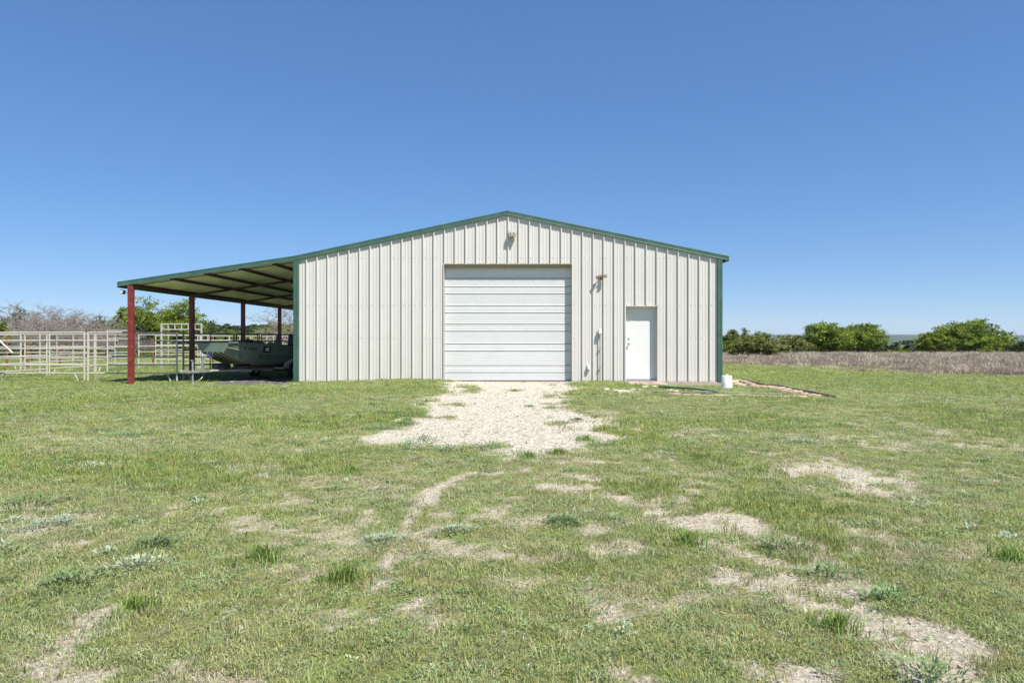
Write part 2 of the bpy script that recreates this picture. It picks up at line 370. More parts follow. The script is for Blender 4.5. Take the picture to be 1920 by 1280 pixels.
def ground_mat():
    m = bpy.data.materials.new('ground'); m.use_nodes = True; t = m.node_tree; p = t.nodes['Principled BSDF']
    p.inputs['Roughness'].default_value = .95; p.inputs['Specular IOR Level'].default_value = .15
    g = t.nodes.new('ShaderNodeNewGeometry')
    def noise(sc, det=6, rough=.6, vec=None):
        n = t.nodes.new('ShaderNodeTexNoise'); n.inputs['Scale'].default_value = sc; n.inputs['Detail'].default_value = det; n.inputs['Roughness'].default_value = rough
        t.links.new(vec or g.outputs['Position'], n.inputs['Vector']); return n.outputs['Fac']
    def ramp(f, st):
        r = t.nodes.new('ShaderNodeValToRGB'); e = r.color_ramp.elements
        while len(e) > 1: e.remove(e[-1])
        e[0].position = st[0][0]; e[0].color = (*st[0][1], 1)
        for pos, c in st[1:]:
            q = e.new(pos); q.color = (*c, 1)
        t.links.new(f, r.inputs[0]); return r.outputs[0]
    def mix(f, a, b):
        x = t.nodes.new('ShaderNodeMix'); x.data_type = 'RGBA'
        if isinstance(f, float): x.inputs[0].default_value = f
        else: t.links.new(f, x.inputs[0])
        t.links.new(a, x.inputs['A']); t.links.new(b, x.inputs['B']); return x.outputs['Result']
    def attr(n):
        a = t.nodes.new('ShaderNodeAttribute'); a.attribute_name = n; return a.outputs['Fac']
    def mr(f, a, b, c=0., d=1.):
        r = t.nodes.new('ShaderNodeMapRange'); r.interpolation_type = 'SMOOTHSTEP'
        for i, v in enumerate((a, b, c, d)): r.inputs[i+1].default_value = v
        t.links.new(f, r.inputs[0]); return r.outputs[0]
    fine = noise(46, 6, .8); med = noise(2.2, 6, .65); big = noise(.35, 4)
    thatch = ramp(fine, [(.28, (.10,.095,.045)), (.42, (.20,.19,.085)), (.55, (.27,.25,.13)), (.68, (.42,.36,.24))])
    greeny = ramp(fine, [(.28, (.06,.085,.02)), (.45, (.16,.20,.055)), (.62, (.26,.29,.10)), (.72, (.37,.36,.19))])
    grass = mix(mr(med, .42, .66, 0, .85), greeny, thatch)
    v = t.nodes.new('ShaderNodeTexVoronoi'); v.inputs['Scale'].default_value = 26; t.links.new(g.outputs['Position'], v.inputs['Vector'])
    soil = ramp(fine, [(.25, (.20,.15,.10)), (.42, (.38,.325,.24)), (.56, (.53,.475,.38)), (.70, (.66,.62,.53))])
    lime = ramp(v.outputs['Color'], [(.1, (.29,.25,.19)), (.4, (.48,.435,.35)), (.75, (.58,.535,.445)), (.95, (.67,.635,.555))])
    lime = mix(mr(med, .42, .70, 0, .75), lime, soil)
    dark = ramp(v.outputs['Color'], [(.1, (.05,.047,.045)), (.6, (.12,.11,.10)), (.95, (.28,.265,.25))])  # gravel under the boat, with its shade darkened into the colour
    dryc = ramp(noise(9, 5, .7), [(.25, (.13,.10,.085)), (.5, (.22,.18,.155)), (.75, (.33,.28,.235))])
    def dith(n, lo, hi, amt=.55):
        ad = t.nodes.new('ShaderNodeMath'); ad.operation = 'MULTIPLY_ADD'; t.links.new(fine, ad.inputs[0]); ad.inputs[1].default_value = amt; ad.inputs[2].default_value = -amt*.5
        a2 = t.nodes.new('ShaderNodeMath'); t.links.new(attr(n), a2.inputs[0]); t.links.new(ad.outputs[0], a2.inputs[1]); return mr(a2.outputs[0], lo, hi)
    c = mix(mr(attr('thin'), .1, .7, 0, .8), grass, soil)
    c = mix(attr('dryf'), c, dryc)
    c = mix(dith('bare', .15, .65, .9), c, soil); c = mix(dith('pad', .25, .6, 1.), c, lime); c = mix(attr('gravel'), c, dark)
    # far country: woods and pale fields
    sp = t.nodes.new('ShaderNodeSeparateXYZ'); t.links.new(g.outputs['Position'], sp.inputs[0])
    far1 = noise(.006, 6, .6); fw = noise(.03, 6, .7)
    mp = t.nodes.new('ShaderNodeMapping'); mp.inputs['Scale'].default_value = (.35, 1, 1); t.links.new(g.outputs['Position'], mp.inputs[0])
    fl = noise(.0045, 3, .5, mp.outputs[0])
    wood = ramp(fw, [(.3, (.022,.034,.016)), (.5, (.045,.062,.028)), (.7, (.085,.105,.05))])
    fld = ramp(far1, [(.35, (.13,.17,.07)), (.6, (.26,.25,.15))])
    far = mix(mr(fl, .58, .66), wood, fld)
    far = mix(mr(sp.outputs['Y'], 3500, 5000), far, wood)
    c = mix(mr(sp.outputs['Y'], 60, 160), c, far)
    t.links.new(c, p.inputs['Base Color'])
    b = t.nodes.new('ShaderNodeBump'); b.inputs['Strength'].default_value = .9; b.inputs['Distance'].default_value = .02
    t.links.new(fine, b.inputs['Height'])
    b2 = t.nodes.new('ShaderNodeBump'); b2.inputs['Strength'].default_value = .8; b2.inputs['Distance'].default_value = .02
    t.links.new(v.outputs['Distance'], b2.inputs['Height']); t.links.new(b.outputs[0], b2.inputs['Normal'])
    t.links.new(b2.outputs[0], p.inputs['Normal'])
    return m
M['ground'] = ground_mat()
build_ground()

# ------------------------------------------------------------------ scattering (stuff)
def scatter(name, protos, pts, idx, rotz, scl, dry, label=None, cat=None, tilt=.12):
    pc = bpy.data.collections.new(name+'_kinds')
    for i, p in enumerate(protos):
        p.name = '%s_kind_%s' % (name, 'abcdefghij'[i]); pc.objects.link(p)
    n = len(pts); me = bpy.data.meshes.new(name); me.vertices.add(n); me.vertices.foreach_set('co', np.asarray(pts, dtype=np.float32).ravel())
    a = me.attributes.new('idx', 'INT', 'POINT'); a.data.foreach_set('value', np.asarray(idx, dtype=np.int32))
    r = np.stack([rng.normal(0, tilt, n), rng.normal(0, tilt, n), rotz], -1)
    a = me.attributes.new('rot', 'FLOAT_VECTOR', 'POINT'); a.data.foreach_set('vector', r.astype(np.float32).ravel())
    a = me.attributes.new('scl', 'FLOAT_VECTOR', 'POINT'); a.data.foreach_set('vector', np.asarray(scl, dtype=np.float32).ravel())
    a = me.attributes.new('dry', 'FLOAT', 'POINT'); a.data.foreach_set('value', np.asarray(dry, dtype=np.float32))
    o = bpy.data.objects.new(name, me); COL.objects.link(o)
    ng = bpy.data.node_groups.new(name+'_scatter', 'GeometryNodeTree')
    ng.interface.new_socket('Geometry', in_out='INPUT', socket_type='NodeSocketGeometry'); ng.interface.new_socket('Geometry', in_out='OUTPUT', socket_type='NodeSocketGeometry')
    gi = ng.nodes.new('NodeGroupInput'); go = ng.nodes.new('NodeGroupOutput')
    ip = ng.nodes.new('GeometryNodeInstanceOnPoints'); ci = ng.nodes.new('GeometryNodeCollectionInfo')
    ci.inputs['Collection'].default_value = pc; ci.inputs['Separate Children'].default_value = True; ci.inputs['Reset Children'].default_value = True
    ip.inputs['Pick Instance'].default_value = True
    def na(nm, ty):
        q = ng.nodes.new('GeometryNodeInputNamedAttribute'); q.data_type = ty; q.inputs['Name'].default_value = nm
        return [s for s in q.outputs if s.enabled and s.name == 'Attribute'][0]
    ng.links.new(gi.outputs[0], ip.inputs['Points']); ng.links.new(ci.outputs[0], ip.inputs['Instance'])
    ng.links.new(na('idx', 'INT'), ip.inputs['Instance Index'])
    er = ng.nodes.new('FunctionNodeEulerToRotation'); ng.links.new(na('rot', 'FLOAT_VECTOR'), er.inputs[0]); ng.links.new(er.outputs[0], ip.inputs['Rotation'])
    ng.links.new(na('scl', 'FLOAT_VECTOR'), ip.inputs['Scale']); ng.links.new(ip.outputs[0], go.inputs[0])
    md = o.modifiers.new('scatter', 'NODES'); md.node_group = ng
    tag(o, label, cat, None, 'stuff')
    return o

def blades(n, rad, h0, h1, w, lean=.5, m=None, name='blade_tuft', tone=None, curl=.6, soft=False):
    "tuft of curved blades, three triangles-worth each"
    a = rng.uniform(0, 2*np.pi, n); r = rad*np.sqrt(rng.random(n)); bx = r*np.cos(a); by = r*np.sin(a)
    h = rng.uniform(h0, h1, n)
    if soft:
        r = rad*np.abs(rng.normal(0, .55, n)); r *= 1+.35*np.sin(3*a+rng.uniform(0, 6)); bx = r*np.cos(a); by = r*np.sin(a); h = h*np.clip(1.15-.6*r/rad, .3, 1)
    az = rng.uniform(0, 2*np.pi, n); ln = np.abs(rng.normal(0, lean, n))*h
    dx, dy = np.cos(az), np.sin(az); px, py = -dy, dx; ww = w*rng.uniform(.6, 1.3, n)
    V = np.zeros((n, 5, 3)); zb = -.012
    V[:,0] = np.stack([bx-px*ww/2, by-py*ww/2, zb+0*h], -1); V[:,1] = np.stack([bx+px*ww/2, by+py*ww/2, zb+0*h], -1)
    mx, my = bx+dx*ln*.3, by+dy*ln*.3
    V[:,2] = np.stack([mx+px*ww*.42, my+py*ww*.42, h*.58], -1); V[:,3] = np.stack([mx-px*ww*.42, my-py*ww*.42, h*.58], -1)
    V[:,4] = np.stack([bx+dx*ln, by+dy*ln, h*(1-curl*.25)], -1)
    b = (np.arange(n)*5)[:, None]
    T = np.concatenate([b+np.array([[0,1,2]]), b+np.array([[0,2,3]]), b+np.array([[3,2,4]])], 0)
    tn = rng.random(n) if tone is None else np.clip(rng.normal(tone, .25, n), 0, 1)
    return np_mesh(name, V.reshape(-1, 3), T, m, 3, {'tone': ('FACE', np.concatenate([tn, tn, tn]))}, link=False)

def rosette(n, rad, hgt, L, w, m, name='leaf_rosette'):
    "broad leaves rising from a centre"
    seed3 = rng.uniform(0, 6)
    Vs, Fs, T = [], [], []
    for i in range(n):
        az = rng.uniform(0, 2*np.pi); el = rng.uniform(.15, 1.25); r0 = rad*rng.random()**.7; r0 *= 1+.3*math.sin(2*az+seed3)+.2*math.sin(5*az+seed3); c = np.array([r0*math.cos(az)*1.1, r0*math.sin(az)*.9, rng.random()*hgt*(1-.5*r0/rad)])
        az2 = az+rng.normal(0, .5); d = np.array([math.cos(az2)*math.cos(el), math.sin(az2)*math.cos(el), math.sin(el)]); s = np.array([-math.sin(az2), math.cos(az2), rng.normal(0, .25)])
        l = L*rng.uniform(.6, 1.3); q = w*rng.uniform(.7, 1.2); dn = np.array([0, 0, -.25*l])
        b = len(Vs); Vs += [c, c+d*l*.45+s*q/2, c+d*l*.45-s*q/2, c+d*l+dn*.6]
        Fs += [(b, b+1, b+2), (b+1, b+3, b+2)]; T += [rng.random()]*2
    return np_mesh(name, np.array(Vs), np.array(Fs), m, 3, {'tone': ('FACE', T)}, link=False)

M['grass'] = leafmat('grass_blade', (.14,.195,.036), (.35,.40,.105), .35, .32, dry=(.48,.43,.27))
M['thatch'] = leafmat('dead_thatch', (.36,.31,.20), (.60,.55,.40), .2, .3)
M['bluegrass'] = leafmat('blue_grass_blade', (.12,.20,.065), (.26,.35,.13), .3, .3, dry=(.46,.42,.28))
M['tuft'] = leafmat('tuft_blade', (.10,.18,.035), (.25,.34,.09), .35, .08)
M['weed'] = leafmat('weed_leaf', (.13,.22,.08), (.26,.35,.16), .3, .2)
M['silver'] = leafmat('silver_leaf', (.25,.32,.20), (.43,.48,.34), .25, .2)
M['straw'] = leafmat('straw_blade', (.25,.205,.16), (.42,.36,.27), .2, .25, dry=(.22,.18,.155))

PATCH_L = lambda x, y: fbm(x, y, .5, 3, 61)
def grass_field():
    gp = [blades(36, .075, .010, .034, .0030, .9, M['grass']), blades(30, .07, .018, .050, .0033, .7, M['grass'], tone=.7),
          blades(26, .08, .004, .016, .0030, 3.2, M['thatch']), blades(15, .055, .03, .075, .0036, .8, M['grass'], tone=.6),
          blades(30, .07, .012, .040, .0032, .8, M['bluegrass']), rosette(14, .045, .018, .020, .010, M['weed']), rosette(10, .04, .012, .018, .009, M['silver'])]
    P, I, Sc, Dr = [], [], [], []
    for d0, d1, dens, sc in ((1.7, 4.5, 1250, .95), (4.5, 8, 620, 1.1), (8, 14, 290, 1.5), (14, 24, 125, 2.2), (24, 40, 36, 3.6), (40, 75, 9, 5.5)):
        hw0 = d1*.80+1.0; n = int(dens*2*hw0*(d1-d0))
        x = rng.uniform(-hw0, hw0, n); y = rng.uniform(d0, d1, n)-D; d = y+D
        keep = np.abs(x) < d*.80+.8
        keep &= ~((x > BX0-.02) & (x < BX1+.02) & (y > -.02) & (y < BL))
        x = x[keep]; y = y[keep]; d = d[keep]
        pad, g2, bare, thin, dryf = masks(x, y)
        clump = fbm(x, y, 7., 2, 71)
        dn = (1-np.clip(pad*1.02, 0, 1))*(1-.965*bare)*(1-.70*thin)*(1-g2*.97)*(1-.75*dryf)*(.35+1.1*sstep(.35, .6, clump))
        dn *= 1-.9*sstep(.0,-.1,SIDE(x,y))
        k = (rng.random(len(x)) < dn) & ~on_step(x, y)
        x = x[k]; y = y[k]; d = d[k]; thin = thin[k]; bare = bare[k]; dryf = dryf[k]
        L = PATCH_L(x, y); lush = sstep(.48, .64, L)
        lush = np.maximum(lush, sstep(16, 24, d)*.7)
        dr = np.clip(.06+.36*(1-lush)*sstep(26, 7, d)*rng.random(len(x))*1.5+.5*thin+.35*bare+.7*dryf+rng.normal(0, .12, len(x)), 0, .95)
        sp1 = fbm(x, y, 1.1, 3, 101)                                            # species patches
        w = np.stack([.40+0*x, .20+.25*lush, .13+.40*thin+.7*bare+0*x, .03+.07*lush, .06+.6*sstep(.53, .62, sp1), .05+.25*sstep(.48, .40, sp1), .02+.06*sstep(.5, .6, sp1)], -1)
        cw = np.cumsum(w/w.sum(1)[:, None], 1); pid = (rng.random(len(x))[:, None] > cw).sum(1).clip(0, 6)
        s = sc*rng.uniform(.7, 1.25, len(x)); hz = s*(.62+.45*lush)*rng.uniform(.6, 1.3, len(x))/(sc**.62)*(1-.25*sstep(12, 22, d))
        P.append(np.stack([x, y, H(x, y)], -1)); I.append(pid); Sc.append(np.stack([s, s, hz], -1)); Dr.append(dr)
    P = np.concatenate(P); I = np.concatenate(I); Sc = np.concatenate(Sc); Dr = np.concatenate(Dr)
    print('grass tufts', len(P))
    scatter('grass', gp, P, I, rng.uniform(0, 6.283, len(P)), Sc, Dr, 'short patchy green and straw grass covering the yard', 'grass')
def dry_field():
    gp = [blades(70, .28, .18, .42, .007, .35, M['straw'], tone=.3, name='straw'), blades(50, .25, .25, .5, .006, .3, M['straw'], tone=.6, name='straw'),
          blades(60, .16, .35, .62, .010, .35, M['straw'], tone=1.0, name='straw')]
    n = 90000; x = rng.uniform(5, 75, n); y = rng.uniform(-3, 55, n)
    dryf = masks(x, y)[4]; d = y+D
    k = (x < d*.82+2) & (rng.random(n) < dryf**1.6*sstep(80, 40, d)**.3*(.25+.75*sstep(.4, 1, dryf)))
    x, y, dryf = x[k], y[k], dryf[k]; n = len(x)
    e = sstep(.98, .4, dryf)
    pid = rng.choice(2, n); light = (rng.random(n) < .04+.35*e*sstep(24, 10, x)+.12*e); pid = np.where(light, 2, pid)
    s = rng.uniform(.8, 1.5, n); sc = np.stack([s*1.3, s*1.3, s*(.12+.25*dryf**2)*np.where(light, 1.5, 1)], -1)
    dr = np.where(light, 0, np.clip(rng.normal(.55, .3, n), 0, 1))
    scatter('dry_grass', gp, np.stack([x, y, H(x, y)], -1), pid, rng.uniform(0, 6.28, n), sc, dr, 'grey and straw coloured tall dry grass beyond the mown yard', 'dry grass')
def stones_field():
    def stone(mt):
        m = MB(); import itertools
        pts = []
        for i in range(12):
            v = rng.normal(size=3); v /= np.linalg.norm(v); pts.append(v*rng.uniform(.75, 1.1)*np.array([1, .8, .5]))
        import bmesh
        bm = bmesh.new(); [bm.verts.new(p) for p in pts]; bmesh.ops.convex_hull(bm, input=bm.verts)
        me = bpy.data.meshes.new('stone'); bm.to_mesh(me); bm.free(); me.materials.append(mt); return bpy.data.objects.new('stone', me)
    ml = mat('gravel_lime', (.57,.53,.455), .9, noise=.15, nscale=2); md = mat('gravel_tan', (.38,.32,.26), .9, noise=.2, nscale=2)
    gp = [stone(ml), stone(ml), stone(md)]
    x = np.concatenate([rng.uniform(-4, 4, 60000), rng.uniform(-12, 12, 160000)]); y = np.concatenate([rng.uniform(-13, .1, 60000), -18.4+18.4*rng.random(160000)**1.6])
    pad, g2, bare, thin, dryf = masks(x, y)
    k = rng.random(len(x)) < np.maximum(pad*.65, np.maximum(bare*1.0, thin*.22)); k[60000:] &= pad[60000:] < .1
    x, y = x[k], y[k]
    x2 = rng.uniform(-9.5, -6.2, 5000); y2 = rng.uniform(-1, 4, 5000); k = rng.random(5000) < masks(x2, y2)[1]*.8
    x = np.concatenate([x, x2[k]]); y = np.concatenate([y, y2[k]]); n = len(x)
    s = .005+.012*rng.random(n)**3+.02*(rng.random(n) < .02)
    s *= np.where(y+D < 8, .55, 1)
    scatter('gravel', gp, np.stack([x, y, H(x, y)-.006], -1), rng.choice(3, n, p=[.45,.35,.2]), rng.uniform(0, 6.28, n), np.stack([s, s, s], -1), np.zeros(n), 'pale limestone gravel in front of the overhead door', 'gravel', tilt=.4)
def small_weeds():
    gp = [rosette(40, .07, .05, .04, .014, M['silver']), rosette(36, .06, .05, .045, .012, M['weed']), rosette(18, .04, .02, .03, .012, M['silver']), blades(9, .05, .09, .20, .0022, .35, M['thatch'], tone=.6), rosette(50, .09, .03, .03, .018, M['weed'])]
    n = 9000; d = 2+38*rng.random(n)**.75; x = rng.uniform(-1, 1, n)*(d*.78+.5); y = d-D
    pad, g2, bare, thin, dryf = masks(x, y)
    cl = fbm(x, y, .9, 3, 91)
    k = (rng.random(n) < sstep(.44, .66, cl)*(1-pad)*(1-g2)*(1-dryf*.9)*(1-bare*.7)) & ~((x > BX0-.1) & (x < BX1+.1) & (y > -.1))
    k &= ~on_step(x, y); x, y, d = x[k], y[k], d[k]; n = len(x); s = rng.uniform(.45, 1.3, n)*(.7+.02*d)
    scatter('ground_weeds', gp, np.stack([x, y, H(x, y)], -1), rng.choice(5, n, p=[.22,.25,.2,.18,.15]), rng.uniform(0, 6.28, n), np.stack([s, s, s*.8], -1), np.zeros(n), 'small silvery and green weeds dotted through the grass', 'weeds')
grass_field(); dry_field(); stones_field(); small_weeds()

# ------------------------------------------------------------------ barn
SL = 0.205
ZR, ZL, ZRt = 4.90, 3.60, 3.60                         # top of roof at ridge, left corner, right corner
XC, ZC = -11.25, 2.86                                  # carport outer edge
XE = 6.26
def roof_z(x):
    if x < BX0: return ZL+(ZC-ZL)*(BX0-x)/(BX0-XC)
    if x < RX: return ZL+(ZR-ZL)*(x-BX0)/(RX-BX0)
    return ZR+(3.60-ZR)*(x-RX)/(XE-RX)
barn = empty('metal_barn', (0, 0, 0)); tag(barn, 'off white ribbed metal barn with green trim and an open side shed', 'barn')
WT = .14                                                # wall tops tuck under rake trim
RIB0 = X(575.2); RS = .3048
def sheet(x0, x1, z0, name='wall_panel'):
    "ribbed sheet: profile points across x, extruded up to the roof"
    def prof(a):
        u = (a-RIB0) % RS; u = u if u < RS/2 else u-RS
        au = abs(u)
        if au < .013: return .046
        if au < .024: return .046*(1-(au-.013)/.011)
        for c in (.102, -.102):
            v = abs(u-c)
            if v < .008: return .006
            if v < .022: return .006*(1-(v-.008)/.014)
        return 0
    brk = set([x0, x1]); k0 = int((x0-RIB0)/RS)-2
    for k in range(k0, k0+8):
        for o in (-.024, -.013, .013, .024, .08, .094, .110, .124, -.124, -.110, -.094, -.08):
            q = RIB0+k*RS+o
            if x0 < q < x1: brk.add(q)
    if x0 < RX < x1: brk.add(RX)
    b = sorted(brk); m = MB()
    for a, c in zip(b[:-1], b[1:]):
        ya, yc = -prof(a+1e-5), -prof(c-1e-5)
        m.quad((a, ya, z0), (c, yc, z0), (c, yc, roof_z(c)-.06), (a, ya, roof_z(a)-.06))
        m.quad((a, .02, z0), (c, .02, z0), (c, yc, z0), (a, ya, z0))
        m.quad((c, .02, z0), (a, .02, z0), (a, .02, roof_z(a)-.06), (c, .02, roof_z(c)-.06))
    o = m.build(name, M['wall'], barn); return o
DX0, DX1, DZ = X(833), X(1072), Z(496)
MX0, MX1, MZ = X(1173.5), X(1232), Z(574.5)
cuts = [BX0+.02, DX0, DX1, MX0, MX1, BX1-.02]
k = 0; x = RIB0-.04
while x < BX1-.05: cuts.append(x); x += RS*3
cuts = sorted(c for c in cuts if BX0 < c < BX1)
cuts = [c for i, c in enumerate(cuts) if i == 0 or c-cuts[i-1] > 1e-4]
for a, c in zip(cuts[:-1], cuts[1:]):
    mid = (a+c)/2; z0 = 0.005
    if DX0 < mid < DX1: z0 = DZ
    elif MX0 < mid < MX1: z0 = MZ
    sheet(a+.0008, c-.0008, z0)
# fasteners
m = MB()
for py, dens in ((482.7, .9), (571, .95), (633, .95), (712, .6)):
    z = Z(py); q = RIB0+.055; i = 0
    while q < BX1-.1:
        for off in (0, .15):
            xx = q+off+.0
            if xx > BX1-.1 or xx < BX0+.1: continue
            if DX0-.02 < xx < DX1+.02 and z < DZ+.03: continue
            if MX0-.02 < xx < MX1+.02 and z < MZ+.03: continue
            if z > roof_z(xx)-.25: continue
            if random.random() > dens: continue
            m.lathe([(.0, -.012), (.011, -.010), (.015, -.003), (.018, 0)], 6, Matrix.Translation((xx, -.0005, z+random.uniform(-.006,.006))) , axis='y')
        q += RS
o = m.build('screw', M['jamb'], barn); o['kind'] = 'stuff'
# other walls, floor slab, roof
m = MB()
m.quad((BX0+.01, .03, 0), (BX0+.01, BL, 0), (BX0+.01, BL, ZL-.1), (BX0+.01, .03, ZL-.1))
yy = .12
while yy < BL-.1:
    m.box(BX0-.022, BX0+.009, yy, yy+.045, .01, ZL-.1); yy += RS
m.build('side_wall', M['wall'], barn)
m = MB(); m.quad((BX1-.01, .03, 0), (BX1-.01, BL, 0), (BX1-.01, BL, ZRt-.02), (BX1-.01, .03, ZRt-.02)); yy = .2
while yy < BL-.1:
    m.box(BX1-.009, BX1+.022, yy, yy+.045, .01, ZRt-.02); yy += RS
m.build('side_wall', M['wall'], barn)
m = MB(); m.poly([(BX0+.01, BL, 0), (BX1-.01, BL, 0), (BX1-.01, BL, ZRt-.02), (RX, BL, ZR-.06), (BX0+.01, BL, ZL-.1)]); m.build('back_wall', M['wall'], barn)
m = MB(); m.bev(BX0-.035, BX1+.03, -.045, BL+.03, -.32, -.002, .01); m.build('foundation', M['conc'], barn)

YF, YB = -.045, BL+.1
def roof_plane(xa, xb, name, mt, th=.02, ribs=True, sub=0):
    m = MB(); za, zb = roof_z(xa+1e-6), roof_z(xb-1e-6)
    za -= sub; zb -= sub
    m.v += [(xa, YF+.01, za), (xb, YF+.01, zb), (xb, YB, zb), (xa, YB, za), (xa, YF+.01, za-th), (xb, YF+.01, zb-th), (xb, YB, zb-th), (xa, YB, za-th)]
    m.f += [(0,1,2,3), (7,6,5,4), (4,5,1,0), (5,6,2,1), (6,7,3,2), (7,4,0,3)]
    if ribs:
        y = YF+.2
        while y < YB-.05:
            n = len(m.v)
            for (dy, dz) in ((-.03, 0), (-.012, .03), (.012, .03), (.03, 0)):
                m.v += [(xa, y+dy, za+dz+.0005), (xb, y+dy, zb+dz+.0005)]
            for j in range(3): m.f.append((n+2*j, n+2*j+1, n+2*j+3, n+2*j+2))
            y += RS
    return m.build(name, mt, barn)
roof_plane(BX0, RX, 'roof', M['roofg'], sub=.045); roof_plane(RX, XE-.02, 'roof', M['roofg'], sub=.045)
cr = roof_plane(XC+.02, BX0-.002, 'shed_roof', M['roofg'], th=.004, sub=.045)
# shed ceiling sheets: ribbed underside
m = MB(); y = YF+.02; i = 0
def shed_under(y0, y1):
    m = MB(); y = y0; xa, xb = XC+.03, BX0-.004; za, zb = roof_z(xa)-.055, roof_z(xb-.001)-.055
    prof = [(0, 0), (.02, .03), (.045, .03), (.065, 0), (.13, 0), (.14, .006), (.155, .006), (.165, 0), (.21, 0), (.22, .006), (.235, .006), (.245, 0)]
    pts = []
    while y < y1-.01:
        for a, b in prof:
            if y+a < y1: pts.append((y+a, b))
        y += RS
    pts.append((y1, 0))
    for (a, b), (c, d) in zip(pts[:-1], pts[1:]):
        m.quad((xa, a, za+b*.0), (xa, c, za+d*.0), (xb, c, zb+d*0), (xb, a, zb+b*0)) if False else m.quad((xb, a, zb+b-.03), (xb, c, zb+d-.03), (xa, c, za+d-.03), (xa, a, za+b-.03))
    return m.build('roof_sheet', M['under'], barn)
y = YF+.03
while y < YB-.1:
    shed_under(y+.001, min(y+RS*3, YB)-.001); y += RS*3
# shed framing: purlins run front to back, rafters across at each post
POSTY = [0.0, 3.86, 8.46, 13.0, 17.5]; PX = -10.9
for xx in (-10.95, -9.75, -8.78, -7.78, -6.82):
    z = roof_z(xx)-.085
    MB().box(xx-.025, xx+.025, YF+.04, YB-.05, z-.08, z).build('purlin', M['iron'], barn)
for y in POSTY:
    xa, xb = PX, BX0-.03; za, zb = roof_z(xa)-.165, roof_z(xb)-.165
    m = MB(); w = .03; yo = .0; hh = .02 if y == 0 else .075
    m.v += [(xa, y-w+yo, za-hh), (xb, y-w+yo, zb-hh), (xb, y+w+yo, zb-hh), (xa, y+w+yo, za-hh), (xa, y-w+yo, za), (xb, y-w+yo, zb), (xb, y+w+yo, zb), (xa, y+w+yo, za)]
    m.f += [(0,3,2,1),(4,5,6,7),(0,1,5,4),(1,2,6,5),(2,3,7,6),(3,0,4,7)]
    m.build('rafter', M['iron'], barn)
for i, y in enumerate(POSTY):
    gz = Hs(PX, y); h = roof_z(PX)-.165
    m = MB(); m.bev(PX-.075, PX+.075, y-.06, y+.06, gz-.05, h, .006)
    m.build('post', M['redpost'], barn)
    if i == 0:
        MB().bev(PX-.3, PX+.35, -.22, .2, gz-.08, gz+.012, .02).build('post_footing', M['conc'], barn)
# rake trim (front), pieces with joints
TR = .14
def rake(xa, xb, yf=-.062, y1=None):
    za, zb = roof_z(xa+1e-6), roof_z(xb-1e-6); m = MB(); y1 = y1 if y1 is not None else .0
    prof = [(y1+.02, 0), (yf, 0), (yf-.006, -.025), (yf, -.035), (yf, -TR+.03), (yf-.008, -TR+.02), (yf-.004, -TR), (y1-.035, -TR)]
    for (a, da), (b, db) in zip(prof[:-1], prof[1:]):
        m.quad((xa, a, za+da), (xa, b, za+db), (xb, b, zb+db), (xb, a, zb+da))
    for x_, z_ in ((xa, za), (xb, zb)): m.poly([(x_, a, z_+da) for a, da in prof])
    m.build('rake_trim', M['green'], barn)
xs_ = [XC, -8.2, BX0+.01, -3.15, RX-.0004, ]
for a, b in zip(xs_[:-1], xs_[1:]): rake(a+.001, b-.001)
for a, b in ((RX+.0004, 3.1), (3.1, XE)): rake(a+.001, b-.001)
MB().bev(XC-.03, XC+.02, YF, YB, ZC-.17, ZC-.005, .008).build('eave_trim', M['green'], barn)
MB().bev(XE-.06, XE+.02, YF+.01, YB, 3.60-.15, 3.60-.01, .01).build('eave_trim', M['green'], barn)
# ridge cap
m = MB(); m.quad((RX-.2, YF, roof_z(RX-.2)+.002), (RX, YF, ZR+.004), (RX, YB, ZR+.004), (RX-.2, YB, roof_z(RX-.2)+.002)); m.quad((RX, YF, ZR+.004), (RX+.2, YF, roof_z(RX+.2)+.002), (RX+.2, YB, roof_z(RX+.2)+.002), (RX, YB, ZR+.004)); m.build('ridge_cap', M['roofg'], barn)
# corner trim
def corner(xa, xb, ztop):
    m = MB(); m.bev(xa, xb, -.062, .12, .004, ztop, .008); w = (xb-xa)
    m.bev(xa+w*.62, xb-.012, -.068, -.05, .01, ztop-.01, .004); m.build('corner_trim', M['green'], barn)
corner(X(550.8), X(561.2), ZL-TR+.005); corner(X(1344.2), X(1353.8), roof_z(6.0)-TR-.002)
